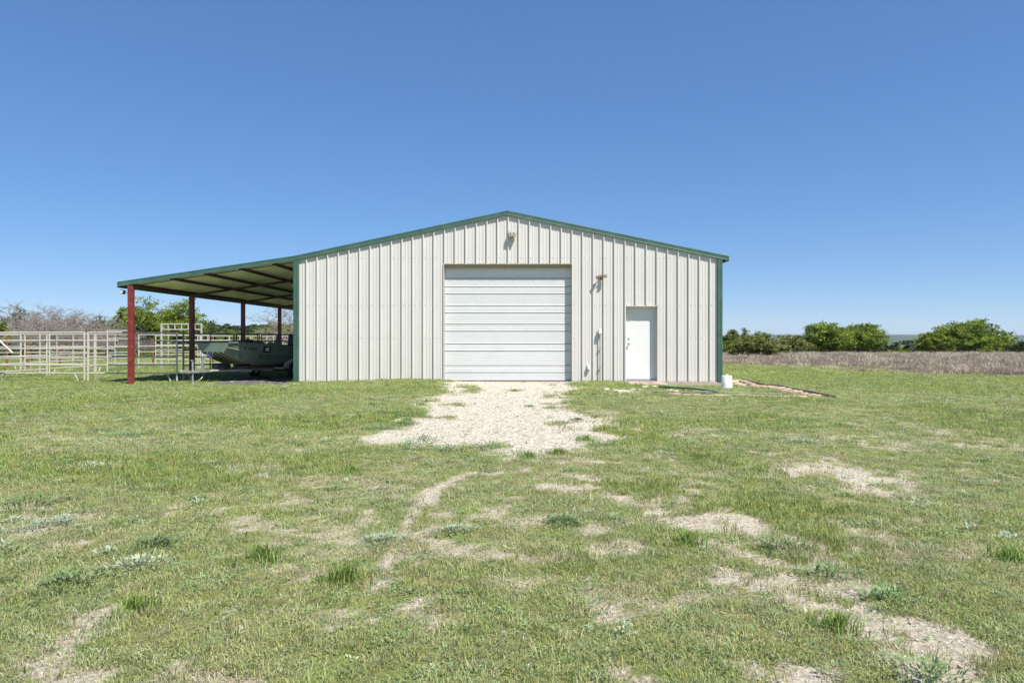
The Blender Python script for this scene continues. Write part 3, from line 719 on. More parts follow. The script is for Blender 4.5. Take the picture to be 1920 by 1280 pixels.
# big door
RY = .16
m = MB(); s_ = D/(D+RY)
for xx0, xx1 in ((DX0-.03, DX0+.0), (DX1, DX1+.03)): MB().box(xx0, xx1, -.036, RY+.02, .0, DZ+.03).build('jamb', M['jamb'], barn)
m = MB(); m.box(DX0, DX1, -.036, RY+.02, DZ-.0, DZ+.03); m.build('header_trim', M['beige'], barn)
door = empty('overhead_door', (0, 0, 0)); door.parent = barn
MB().bev(DX0+.005, DX1-.005, RY-.08, RY-.01, Z(504, RY), DZ-.003, .004).build('head_track_cover', M['beige'], door)
lines = [712.8, 684.6, 644.4, 607.3, 572.7, 537.5, 500]
for k in range(6):
    zb, zt = Z(lines[k], RY), Z(lines[k+1], RY); zg = zt-.205
    if k == 5: zg = Z(521.8, RY)
    m = MB(); prof = [(zb+.009, .036), (zb+.012, -.008)]
    def ribs(a, b, n):
        st = (b-a)/n; out = []
        for i in range(n):
            z0 = a+i*st
            out += [(z0+.004, -.0), (z0+st*.42, -.001), (z0+st*.5, .007), (z0+st*.60, .007), (z0+st*.70, -.001)]
        return out
    prof += ribs(zb+.03, zg-.02, max(2, round((zg-zb)/.075)))
    prof += [(zg-.018, 0), (zg-.014, .036), (zg+.012, .036), (zg+.015, -.008)]
    prof += ribs(zg+.02, zt-.02, 2)
    prof += [(zt-.016, 0), (zt-.013, .036)]
    y0 = RY
    for (za, a), (zb_, b) in zip(prof[:-1], prof[1:]):
        m.quad((DX0+.004, y0+a, za), (DX1-.004, y0+a, za), (DX1-.004, y0+b, zb_), (DX0+.004, y0+b, zb_))
    m.build('door_panel', M['roll'], door)
MB().box(DX0+.003, DX1-.003, RY+.037, RY+.06, .0, DZ).build('door_backing', M['jamb'], door)
MB().box(DX0+.006, DX1-.006, RY-.012, RY+.02, .002, Z(713, RY)).build('bottom_seal', M['dark'], door)
# walk door
wd = empty('walk_door', (0, 0, 0)); wd.parent = barn
m = MB()
for xx0, xx1 in ((MX0-.022, MX0), (MX1, MX1+.022)): m.box(xx0, xx1, -.036, RY+.03, .0, MZ+.022)
m.box(MX0, MX1, -.036, RY+.03, MZ, MZ+.022); m.build('frame', M['jamb'], wd)
MB().box(MX0+.001, MX0+.03, RY-.03, RY+.03, .03, MZ-.001).build('jamb', M['white'], wd); MB().box(MX1-.05, MX1-.001, RY-.03, RY+.03, .03, MZ-.001).build('jamb', M['white'], wd); MB().box(MX0+.03, MX1-.05, RY-.03, RY+.03, MZ-.05, MZ-.001).build('head_jamb', M['white'], wd)
MB().bev(MX0+.034, MX1-.054, RY-.01, RY+.03, .035, MZ-.054, .004).build('door_leaf', M['white'], wd)
MB().box(MX0+.001, MX1-.001, -.03, RY+.02, .0, .028).build('threshold', M['galv'], wd)
for hz_ in (.3, 1.05, 1.8): MB().box(MX1-.056, MX1-.046, RY-.022, RY-.011, hz_-.05, hz_+.05).build('hinge', M['galv'], wd)
MB().box(MX0+.036, MX1-.056, RY-.018, RY-.011, .038, .07).build('door_sweep', M['galv'], wd)
m = MB(); kx, kz = X(1176.8, RY), Z(644, RY)
m.lathe([(0, 0), (.034, 0), (.034, -.008), (.013, -.012), (.013, -.04), (.028, -.05), (.030, -.062), (.02, -.075), (0, -.077)], 14, Matrix.Translation((kx+.03, RY-.01, kz)), axis='y')
MB().lathe([(0, 0), (.026, 0), (.024, -.015), (0, -.017)], 12, Matrix.Translation((kx+.03, RY-.01, kz+.14)), axis='y').build('deadbolt', M['chrome'], wd, smooth=True)
m.build('door_knob', M['chrome'], wd, smooth=True)

# fixtures on the front wall
t = empty('wall_light', (X(960.5), 0, Z(440))); tag(t, 'small tan twin flood light high on the gable under the ridge', 'light')
MB().bev(-.105, .105, -.17, -.06, -.075, .075, .008).build('lamp_housing', M['tan'], t)
m = MB(); m.bev(-.09, -.004, -.178, -.171, -.015, .060, .003); m.bev(.004, .09, -.178, -.171, -.015, .060, .003); m.build('lens', M['lens'], t)
for cx in (-.045, .045): MB().lathe([(0, -.186), (.014, -.184), (.016, -.178)], 8, Matrix.Translation((cx, 0, .022)), axis='y').build('bulb', M['black'], t)
MB().bev(-.05, .06, -.10, -.032, -.19, -.12, .01).build('mount', M['tan'], t)
m = MB(); m.tube([(0, -.06, -.15), (0, -.10, -.09)], .022, 8); m.lathe([(.0, -.14), (.03, -.13), (.035, -.10)], 10, Matrix.Translation((-.005, 0, -.155)), axis='y'); m.build('sensor', M['tan'], t)
t = empty('security_light', (X(1126.5), 0, Z(519))); tag(t, 'twin head copper security light on the wall right of the overhead door', 'light')
MB().lathe([(0, -.075), (.03, -.07), (.05, -.045), (.055, -.032)], 14, axis='y').build('mount', M['brass'], t, smooth=True)
for s in (-1, 1):
    a = Vector((s*.03, -.06, 0)); b = Vector((s*.085, -.13, -.01 if s < 0 else .03))
    MB().tube([a, b], .012, 8).build('arm', M['brass'], t)
    dirv = Vector((s*.35, -.75, -.35)).normalized(); Q = Matrix.Translation(b) @ dirv.to_track_quat('Z', 'Y').to_matrix().to_4x4()
    o = MB().lathe([(0, -.05), (.025, -.045), (.034, -.02), (.05, .06), (.052, .075)], 14, Q).build('lamp_head', M['brass'] if s < 0 else M['galv'], t, smooth=True)
    MB().lathe([(.046, .06), (.03, .078), (0, .084)], 12, Q).build('lens', M['lens'], o, smooth=True)
MB().bev(-.03, .03, -.12, -.06, -.09, -.045, .01).build('sensor', M['black'], t)
t = empty('electrical_box', (X(1124.5), 0, Z(621))); tag(t, 'grey electrical box with a conduit running down the front wall', 'electrical box')
MB().bev(-.05, .05, -.125, -.032, -.085, .07, .012).build('box', M['galv'], t)
MB().bev(-.045, .045, -.138, -.127, -.078, .062, .006).build('cover', M['white'], t)
MB().tube([(-.0, -.07, -.085), (0, -.07, -1.40)], .017, 10).build('conduit', M['galv'], t)
for z in (-.5, -1.05): MB().box(-.03, .03, -.09, -.034, z, z+.03).build('strap', M['galv'], t)
t = empty('outlet_box', (X(1103.2), 0, Z(688))); tag(t, 'small white outlet box low on the wall beside the overhead door', 'outlet box')
MB().bev(-.035, .035, -.085, -.008, -.06, .07, .008).build('box', M['galv'], t)
o = MB().bev(-.04, .04, -.10, -.087, -.065, .075, .006).build('cover', M['white'], t)
t = empty('post_light', (PX-.18, -.06, Z(548))); tag(t, 'small floodlight fixed to the red front post of the shed', 'light')
MB().bev(-.07, .05, -.10, .02, -.055, .06, .01, Matrix.Rotation(.25, 4, 'Y')).build('lamp_housing', M['black'], t)
MB().bev(-.06, .03, -.108, -.102, -.045, .045, .003, Matrix.Rotation(.25, 4, 'Y')).build('lens', M['lens'], t)
MB().tube([(.04, -.02, -.01), (.11, .02, -.03)], .012, 8).build('arm', M['black'], t)

# ------------------------------------------------------------------ things by the right corner
def slab_stone(cx, cy, r, th, mt, name='flagstone', el=1.0, ang=0, z=None):
    n = random.randint(6, 8); a0 = random.random()*6; pts = []
    for i in range(n):
        a = a0+2*math.pi*i/n; q = r*random.uniform(.72, 1.12); px, py = q*math.cos(a)*el, q*math.sin(a)
        pts.append((px*math.cos(ang)-py*math.sin(ang), px*math.sin(ang)+py*math.cos(ang)))
    m = MB(); N = len(m.v); tl = random.uniform(-.05, .05)
    m.v += [(x, y, -.03) for x, y in pts]+[(x, y, th-.012+x*tl) for x, y in pts]+[(x*.93, y*.93, th+x*tl) for x, y in pts]
    for i in range(n):
        j = (i+1) % n; m.f += [(i, j, n+j, n+i), (n+i, n+j, 2*n+j, 2*n+i)]
    m.f.append(tuple(range(2*n, 3*n)))
    o = m.build(name, mt); o.location = (cx, cy, Hs(cx, cy) if z is None else z); return o
for i in range(44):
    u = (i+.5)/44; cy = 1.2-6.2*u; cx = 6.66-.05*u+(.62*(1-u)+.10)*(((i*7) % 3)/2-.5)+random.uniform(-.05, .05)
    o = slab_stone(cx, cy, random.uniform(.09, .17)*(1.1-.35*u), random.uniform(.015, .04), M['flag'] if i % 3 else M['flagred'], el=1.3, ang=random.random()*3)
    tag(o, 'tan and reddish flagstone in the loose strip along the right side of the barn', 'flagstone', 'flagstones in the strip beside the barn corner')
for i in range(16):
    u = i/15; cx, cy = G(1140+u*125, 728+5*math.sin(u*7)); 
    o = slab_stone(cx+random.uniform(-.05,.05), cy+random.uniform(-.15,.15), random.uniform(.05, .10), random.uniform(.02, .045), M['lime'], 'edging_rock')
    tag(o, 'white limestone rock edging the ground in front of the walk door', 'rock', 'white rocks in front of the walk door')
ax, ay = G(1265, 737); bx_, by_ = G(1490, 744)
for i in range(12):
    u = i/11+random.uniform(-.02,.02); cx, cy = ax+(bx_-ax)*u, ay+(by_-ay)*u
    o = slab_stone(cx, cy, random.uniform(.09, .15), random.uniform(.02, .04), M['flag'], 'edging_slab', el=1.5, ang=-.5)
    tag(o, 'flat tan stone along the green metal strip on the grass', 'stone', 'flat tan stones along the green strip')
# step at the walk door
step = empty('door_step', (0, 0, .012)); tag(step, 'tan stone step pad in front of the white walk door', 'step')
sx0, sx1 = MX0+.0, MX1+.08; m = MB()
rows = [(-.50, -.05, .0), (-.98, -.51, -.02)]
for r_, (y0, y1, zt) in enumerate(rows):
    n = 3 if r_ == 0 else 4; w = (sx1-sx0+.1*r_)/n
    for k in range(n):
        a = sx0-.05*r_+k*w; MB().bev(a+.008, a+w-.008, y0+.008, y1-.008, -.14, zt-.012+random.uniform(-.006, .006), .012).build('paver', M['flagred'] if (k+r_) % 2 else M['flag'], step)
# dark board edging, metal strips
def board(name, p0, p1, w, th, mt, label, cat, z0=.0, lift=0.0, segs=6, bend=0.):
    p0 = Vector(p0); p1 = Vector(p1); t = (p1-p0); L = t.length; t.normalize(); s = Vector((-t.y, t.x)); m = MB(); rings = []
    for i in range(segs+1):
        u = i/segs; c = p0+t*L*u+s*bend*math.sin(math.pi*u); g = Hs(c.x, c.y)+z0+lift*math.sin(math.pi*u)
        a = c-s*w/2; b = c+s*w/2; n = len(m.v)
        m.v += [(a.x, a.y, g), (b.x, b.y, g), (b.x, b.y, g+th), (a.x, a.y, g+th)]; rings.append(n)
    for a, b in zip(rings[:-1], rings[1:]):
        for k in range(4): m.f.append((a+k, a+(k+1) % 4, b+(k+1) % 4, b+k))
    m.f.append((0, 1, 2, 3)); n = rings[-1]; m.f.append((n+3, n+2, n+1, n))
    o = m.build(name, mt); tag(o, label, cat); return o
board('edging_board', (7.10, 1.3), (6.80, -5.5), .03, .075, M['wood'], 'long dark weathered board edging the flagstone strip', 'board', -.02)
x0, y0 = G(1238, 726); x1, y1 = G(1345, 735)
board('metal_strip', (x0, y0), (x1, y1), .13, .035, M['green'], 'dark green metal trim strip lying bent on the grass', 'metal strip', .02, .03, 8, .12)
x0, y0 = G(1298, 733); x1, y1 = G(1466, 738.5)
board('metal_strip', (x0, y0), (x1, y1), .11, .02, M['pale'], 'faded pale green metal strip lying on the grass in front of the bucket', 'metal strip', .025, .0, 6, -.03)
x0, y0 = G(1222, 733); x1, y1 = G(1340, 738)
board('plank', (x0, y0), (x1, y1), .10, .03, M['wood'], 'narrow weathered plank half hidden in grass before the green strip', 'plank', .0, .0, 4)
bxp, byp = G(1362.5, 730, -.05); t = empty('bucket', (bxp, byp, Hs(bxp, byp))); t.scale = (.9, .9, .92); tag(t, 'white plastic bucket standing upside down near the right barn corner', 'bucket')
MB().lathe([(.168, 0), (.168, .015), (.160, .02), (.165, .045), (.158, .05), (.138, .352), (.132, .36), (0, .362)], 24).build('bucket_body', M['bucket'], t, smooth=True)
m = MB(); m.tube([(-.16, -.02, .05), (-.13, -.05, .2), (-.05, -.06, .365), (.03, -.03, .40), (.07, .05, .37)], .005, 5); m.build('handle', M['galv'], t)

# ------------------------------------------------------------------ corral panels
def panel(L, h=1.46, nr=6, z0=.24, mt=None, mid=True, feet=True, arch=False, name='livestock_fence', rot=None):
    mt = mt or M['pipe']; t = empty(name)
    def V(x, z): return (x, 0, z)
    for k in range(nr):
        z = z0+(h-z0)*k/(nr-1)
        MB().tube([V(.03, z), V(L-.03, z)], .020, 8).build('rail', mt, t)
    for x in (.03, L-.03): MB().tube([V(x, -.05), V(x, h-.03), V(x, h+.022)], [.027, .027, .022], 8).build('post', mt, t)
    if mid: MB().tube([(L*.5, -.001, z0-.01), (L*.5, -.001, h+.01)], .018, 8).build('stay', mt, t)
    if feet:
        for x, s in ((.34, -1), (L-.34, 1)): MB().tube([V(x, z0), V(x+s*.14, -.02)], .017, 6).build('foot', mt, t)
    return t
def place(t, x0, y0, x1, y1, label, group='livestock panels of the corral'):
    t.location = (x0, y0, min(Hs(x0, y0), Hs(x1, y1))); t.rotation_euler = (0, 0, math.atan2(y1-y0, x1-x0))
    tag(t, label, 'fence panel', group); return t
pA = panel(2.78, 1.50, z0=.26); pS = panel(2.6); pD = panel(2.62, mt=M['pipeshade']); 
YA = 1.3
place(pA, -12.95, YA, -10.15, YA, 'white corral panel just behind the red front post of the shed')
place(copy_tree(pA), -15.78, YA, -12.98, YA, 'white corral panel at the left edge of the picture, nearest row')
place(copy_tree(pA), -18.6, YA, -15.8, YA, 'white corral panel running out of the left edge, nearest row')
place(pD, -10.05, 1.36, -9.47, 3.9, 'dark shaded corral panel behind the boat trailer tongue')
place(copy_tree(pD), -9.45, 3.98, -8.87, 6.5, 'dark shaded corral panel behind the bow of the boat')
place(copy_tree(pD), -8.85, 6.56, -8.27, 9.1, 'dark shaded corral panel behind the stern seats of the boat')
place(pS, -16.35, 1.9, -16.27, 4.5, 'white corral panel first in the receding left row')
place(copy_tree(pS), -16.25, 4.55, -16.17, 7.1, 'white corral panel second in the receding left row')
place(copy_tree(pS), -16.15, 7.15, -16.07, 9.7, 'white corral panel last in the receding left row')
cl = ['white corral panel behind the red post in the middle row', 'white corral panel under the tall gate frame in the middle row', 'white corral panel seen above the boat bow in the middle row', 'white corral panel above the boat stern in the middle row']
for k in range(4): place(copy_tree(pS), -16.0+2.64*k, 10.0, -13.4+2.64*k, 10.0, cl[k])
dl = ['white corral panel far behind the second shed post', 'white corral panel far behind the third shed post', 'white corral panel far behind the fourth shed post', 'white corral panel farthest off beside the barn wall']
for k in range(3): place(copy_tree(pS), -18.2+2.66*k, 22.0, -15.6+2.66*k, 22.0, dl[k])
place(copy_tree(pS), -13.4, 19.5, -13.2, 22, dl[3])
place(copy_tree(pS), -18.3, 16.0, -15.8, 17.0, 'white corral panel standing askew inside the back pen')
place(copy_tree(pS), -14.6, 14.2, -12.1, 14.6, 'white corral panel behind the dark panels of the pen')
place(copy_tree(pS), -20.2, 9.0, -17.7, 9.2, 'white corral panel across the back of the left pen')
place(copy_tree(pS), -22.9, 9.0, -20.3, 9.0, 'white corral panel at the far left back of the pen')
# bow gates
def bow_gate(x0, x1, y, h, hdr, label, nv):
    t = empty('corral_gate', (x0, y, Hs(x0, y))); L = x1-x0; w = .03
    for xx in (0, L): MB().box(xx-w, xx+w, -w, w, -.02, h-.055).build('post', M['pipe'], t)
    for z in (h-.03, h-hdr): MB().box(-w, L+w, -.025, .025, z-.024, z+.024).build('header_rail', M['pipe'], t)
    for k in range(1, nv): MB().box(L*k/nv-.018, L*k/nv+.018, -.02, .02, h-hdr+.024, h-.054).build('header_bar', M['pipe'], t)
    tag(t, label, 'gate'); return t
bow_gate(X(303, 10.7), X(378, 10.7), 10.7, 1.24+.66-Hs(-14,10.7), .27, 'tall white gate frame with a barred header behind the corral', 6)
g = panel(1.0, 1.62, 5, .35, mid=False, feet=False, name='corral_gate'); g.location = (X(200, 7.6), 7.6, Hs(-16, 7.6)); tag(g, 'narrow white gate with a raised top rail at the corral corner', 'gate')
t = empty('leaning_brace', (X(-6, .9), .9, Z(634, .9))); tag(t, 'white diagonal pipe brace leaning at the left edge of the corral', 'brace')
MB().tube([(0, 0, 0), (X(24, .9)-X(-6, .9), 0, Z(662, .9)-Z(634, .9))], .03, 8).build('pipe', M['pipe'], t)
for k, (px, y, h, lb) in enumerate([(399, 14, 1.42, 'pinkish painted pipe post behind the boat bow'), (113, 13, 1.0, 'short rusty post in the brush left of the panel joint'), (52, 11, 1.35, 'rusty post among bare brush at the far left'), (13, 11.5, 1.4, 'rusty topped post at the left edge of the corral'), (287, 13, 1.3, 'rusty post beyond the corral right of the red shed post')]):
    x = X(px, y); o = MB().tube([(0, 0, -.1), (0, 0, h)], .05, 8).build('fence_post', M['rust']); o.location = (x, y, Hs(x, y)); tag(o, lb, 'post')

# ------------------------------------------------------------------ boat and trailer
AXD = Vector((.35, .937)); bo = Vector((-8.92, .85)); rz = math.atan2(AXD.y, AXD.x)
gz = Hs(-8.5, 2.0)
boat = empty('jon_boat', (bo.x, bo.y, 0), rz); tag(boat, 'dark green aluminium fishing boat on a trailer under the shed roof', 'boat')
# local +x runs from bow to stern, local -y faces the camera
st = [(0, .43, .83, .62, 1.10), (.3, .47, .70, .66, 1.10), (.6, .51, .59, .69, 1.09), (.9, .54, .505, .72, 1.075), (1.25, .57, .45, .745, 1.05), (1.6, .59, .44, .76, 1.03), (2.2, .61, .44, .77, .985), (3.4, .62, .44, .77, .925), (4.8, .62, .44, .76, .90)]
def hull_ring(s, wb, zb, wg, zg, inn=0.):
    mid = .52; zm = zb+(zg-zb)*mid; wm = wb+(wg-wb)*mid+.02
    return [(s, -wg+inn, zg), (s, -wm+inn, zm), (s, -wb+inn, zb+inn), (s, wb-inn, zb+inn), (s, wm-inn, zm), (s, wg-inn, zg)]
m = MB(); mb_ = MB(); R = [hull_ring(*q) for q in st]; I = [hull_ring(*q, inn=.035) for q in st]
for a, b in zip(R[:-1], R[1:]):
    for k in (0, 1, 3, 4): m.quad(a[k], b[k], b[k+1], a[k+1])
    mb_.quad(a[2], b[2], b[3], a[3])
for a, b in zip(I[:-1], I[1:]):
    for k in range(5): m.quad(a[k+1], b[k+1], b[k], a[k])
m.poly(R[0][::-1]); m.poly(R[-1])
for A_, B_ in zip(zip(R[:-1], I[:-1]), zip(R[1:], I[1:])):
    for k in (0, 5): m.quad(A_[0][k], A_[1][k], B_[1][k], B_[0][k])
m.build('hull', M['hull'], boat); mb_.build('hull_bottom', M['hulldk'], boat)
for u in (-.92, -.46, 0, .46, .92):
    MB().tube([(s, wb*u, zb-.014) for s, wb, zb, wg, zg in st], .020, 5).build('strake', M['strake'], boat)
for sgn in (-1, 1):
    MB().tube([(s, sgn*wg, zg+.005) for s, wb, zb, wg, zg in st], .022, 6).build('gunwale', M['hull'], boat)
    MB().tube([(s, sgn*(wb+(wg-wb)*.52+.028), zb+(zg-zb)*.52) for s, wb, zb, wg, zg in st], .012, 5).build('side_crease', M['strake'], boat)
m = MB(); m.poly([(.03, -.5, 1.06), (1.2, -.68, 1.01), (1.2, .68, 1.01), (.03, .5, 1.06)]); m.poly([(1.2, -.70, .66), (4.75, -.72, .66), (4.75, .72, .66), (1.2, .70, .66)]); m.quad((1.2, -.68, .66), (1.2, .68, .66), (1.2, .68, 1.01), (1.2, -.68, 1.01)); m.build('deck', M['hull'], boat)
# bow trolling motor, console, seats, engine
tm = MB(); tm.tube([(.35, -.25, 1.09), (1.15, -.45, 1.14)], .022, 8); tm.bev(.75, 1.15, -.55, -.35, 1.10, 1.20, .02); tm.build('trolling_motor', M['black'], boat)
o = MB().bev(1.35, 1.85, -.35, .3, .85, 1.13, .04).build('storage_box', M['bluev'], boat)
MB().bev(2.15, 2.5, -.60, -.2, .66, 1.10, .05).build('console', M['hull'], boat)
m = MB(); Q = Matrix.Translation((2.5, -.40, 1.14)) @ Matrix.Rotation(-.9, 4, 'Y')
for k in range(16):
    a, b = 2*math.pi*k/16, 2*math.pi*(k+1)/16; m.tube([Q @ Vector((.15*math.cos(a), .15*math.sin(a), 0)), Q @ Vector((.15*math.cos(b), .15*math.sin(b), 0))], .013, 5)
m.build('steering_wheel', M['black'], boat)
def seat(x, y, folded, col):
    s = empty('seat', (x, y, .66)); s.parent = boat
    MB().tube([(0, 0, 0), (0, 0, .28)], .03, 8).build('pedestal', M['galv'], s)
    MB().bev(-.22, .22, -.22, .22, .28, .37, .04).build('cushion', col, s)
    if folded: MB().bev(-.2, .2, -.21, .21, .375, .45, .035).build('backrest', M['black'], s)
    else: MB().bev(.14, .24, -.22, .22, .36, .74, .04, Matrix.Rotation(.12, 4, 'Y')).build('backrest', M['black'], s)
seat(1.95, .05, True, M['black']); seat(3.15, -.30, False, M['black']); seat(3.75, -.1, False, M['bluev'])
m = MB(); m.bev(4.86, 5.25, -.18, .18, .95, 1.35, .07); m.bev(4.92, 5.12, -.07, .07, .35, .96, .02); m.build('outboard_motor', M['black'], boat)
# registration marks and sticker on the camera-side bow
def on_side(s, f):
    for a, b in zip(st[:-1], st[1:]):
        if a[0] <= s <= b[0]:
            u = (s-a[0])/(b[0]-a[0]); q = [a[i]+(b[i]-a[i])*u for i in range(5)]
            return Vector((s, -(q[1]+(q[3]-q[1])*f+.02*(1-abs(f-.52)/.48)+.004), q[2]+(q[4]-q[2])*f))
m = MB()
for k, (w, ff) in enumerate([(.05, 1), (.10, 0), (.045, 1), (.045, 1), (.045, 1), (.045, 1)]):
    if not ff: continue
    s = .62+k*.085; a, b, c, d = on_side(s, .66), on_side(s+w, .66), on_side(s+w, .80), on_side(s, .80)
    m.quad(a, b, c, d)
m.build('registration_mark', M['black'], boat)
s = 1.38; m = MB(); m.quad(on_side(s, .58), on_side(s+.34, .58), on_side(s+.34, .90), on_side(s, .90)); o = m.build('sticker', M['black'], boat)
m = MB(); e = Vector((0, -.004, 0)); m.quad(on_side(s+.09, .66)+e, on_side(s+.25, .66)+e, on_side(s+.25, .84)+e, on_side(s+.09, .84)+e); m.build('sticker_panel', M['white'], o)

tr = empty('boat_trailer', (bo.x, bo.y, gz), rz); tag(tr, 'grey boat trailer with winch post and tongue jack under the green boat', 'trailer')
fz = .34
for sgn in (-1, 1): MB().tube([(-.15, 0, fz), (1.2, sgn*.38, fz), (4.2, sgn*.48, fz)], .035, 6).build('frame_rail', M['galv'], tr)
MB().bev(-1.05, .4, -.035, .035, fz-.035, fz+.035, .006).build('tongue', M['galv'], tr)
MB().bev(-1.22, -1.0, -.045, .045, fz-.02, fz+.065, .015).build('coupler', M['galv'], tr)
for x in (1.2, 2.2, 4.1): MB().box(x-.03, x+.03, -.42, .42, fz-.075, fz-.025).build('crossbar', M['galv'], tr)
for sgn in (-1, 1): MB().bev(1.3, 4.3, sgn*.33-.04, sgn*.33+.04, fz+.06-gz*0, .44-gz-.015, .01).build('bunk', M['wood'], tr)
m = MB(); m.bev(-.43, -.36, -.035, .035, fz+.03, fz+.52, .008); m.bev(-.44, -.24, -.05, .05, fz+.40, fz+.50, .02); m.build('winch_post', M['galv'], tr)
MB().lathe([(.0, -.07), (.075, -.07), (.075, .07), (0, .07)], 14, Matrix.Translation((-.10, 0, fz+.46)), axis='y').build('winch_strap', M['bluev'], tr)
MB().tube([(-.3, -.05, fz+.45), (-.28, -.12, fz+.47), (-.18, -.13, fz+.37)], .012, 6).build('winch_handle', M['galv'], tr)
m = MB(); m.tube([(-.86, -.09, fz+.30), (-.86, -.09, .03)], .026, 10); m.bev(-.91, -.81, -.14, -.04, fz-.03, fz+.05, .01); jk = m.build('jack', M['galv'], tr)
MB().lathe([(.0, .045), (.03, .04), (.085, .012), (.09, 0)], 14, Matrix.Translation((-.86, -.09, 0))).build('jack_foot', M['galv'], jk)
MB().tube([(-.86, -.09, fz+.30), (-.86, -.02, fz+.34), (-.74, .0, fz+.34)], .012, 6).build('jack_handle', M['galv'], jk)
MB().tube([(-.9, .04, fz-.02), (-.75, .06, .10), (-.6, .05, .04), (-.4, .05, .12), (-.25, .03, fz-.04)], .008, 5).build('safety_chain', M['galv'], tr)
AX = 2.75
def wheel(x, y, par):
    w = empty('wheel', (x, y, .275)); w.parent = par
    MB().lathe([(.15, -.075), (.17, -.085), (.245, -.08), (.27, -.055), (.275, 0), (.27, .055), (.245, .08), (.17, .085), (.15, .075)], 26, axis='y').build('tyre', M['dark'], w, smooth=True)
    MB().lathe([(0, -.035), (.05, -.05), (.06, -.03), (.12, -.02), (.145, -.07), (.158, -.075), (.158, .075), (.12, .03), (0, .03)], 20, axis='y').build('rim', M['white'], w, smooth=True)
for sgn in (-1, 1):
    wheel(AX, sgn*.80, tr)
    m = MB(); pts = [(AX+.40*math.cos(a), .275+.36*math.sin(a)) for a in [math.radians(q) for q in (10, 35, 60, 90, 120, 145, 170)]]
    for (a, b), (c, d) in zip(pts[:-1], pts[1:]):
        m.quad((a, sgn*.80-.11, b), (a, sgn*.80+.11, b), (c, sgn*.80+.11, d), (c, sgn*.80-.11, d)); m.quad((a, sgn*.91, b-.05), (a, sgn*.91, b), (c, sgn*.91, d), (c, sgn*.91, d-.05))
    m.build('fender', M['galv'], tr)
    MB().tube([(AX-.55, sgn*.50, fz), (AX-.6, sgn*.88, fz+.0), (AX-.55, sgn*.92, fz+.14), (AX-.15, sgn*.93, fz+.30), (AX-.05, sgn*.93, fz+.78)], .02, 8).build('guide_pole', M['white'], tr)
    MB().bev(AX-.62, AX-.57, sgn*.9-.03, sgn*.9+.03, fz-.02, fz+.06, .01).build('marker_light', M['orange'], tr)
MB().tube([(AX, -.72, .275), (AX, .72, .275)], .03, 8).build('axle', M['iron'], tr)
Q = Matrix.Translation((.38, .02, fz+.12)) @ Matrix.Rotation(.12, 4, 'Y')
w = empty('spare_wheel'); w.parent = tr
MB().lathe([(.15, -.075), (.245, -.08), (.275, -.04), (.275, .04), (.245, .08), (.15, .075)], 24, Q).build('tyre', M['dark'], w, smooth=True)
MB().lathe([(0, .03), (.06, .04), (.12, .02), (.155, .07), (.155, -.07), (0, -.03)], 18, Q).build('rim', M['white'], w, smooth=True)
# mower behind the stern
mw = empty('riding_mower', (-7.7, 7.0, Hs(-7.6, 7.0)), rz-.3); tag(mw, 'green riding mower parked behind the stern of the boat', 'mower')
MB().bev(-.75, .0, -.25, .25, .38, .72, .08).build('hood', M['mower'], mw)
MB().bev(0, .75, -.38, .38, .32, .50, .06).build('fender', M['mower'], mw)
MB().bev(.15, .55, -.22, .22, .52, .64, .05).build('seat', M['black'], mw); MB().bev(.5, .6, -.22, .22, .60, .95, .04).build('backrest', M['black'], mw)
MB().bev(-.35, .30, -.52, .52, .12, .24, .05).build('mower_deck', M['mower'], mw)
for x, y, r in ((-.6, -.36, .18), (-.6, .36, .18), (.42, -.42, .25), (.42, .42, .25)):
    MB().lathe([(0, -.07), (r*.5, -.08), (r*.9, -.08), (r, -.04), (r, .04), (r*.9, .08), (r*.5, .08), (0, .07)], 20, Matrix.Translation((x, y, r)), axis='y').build('wheel', M['dark'], mw, smooth=True)

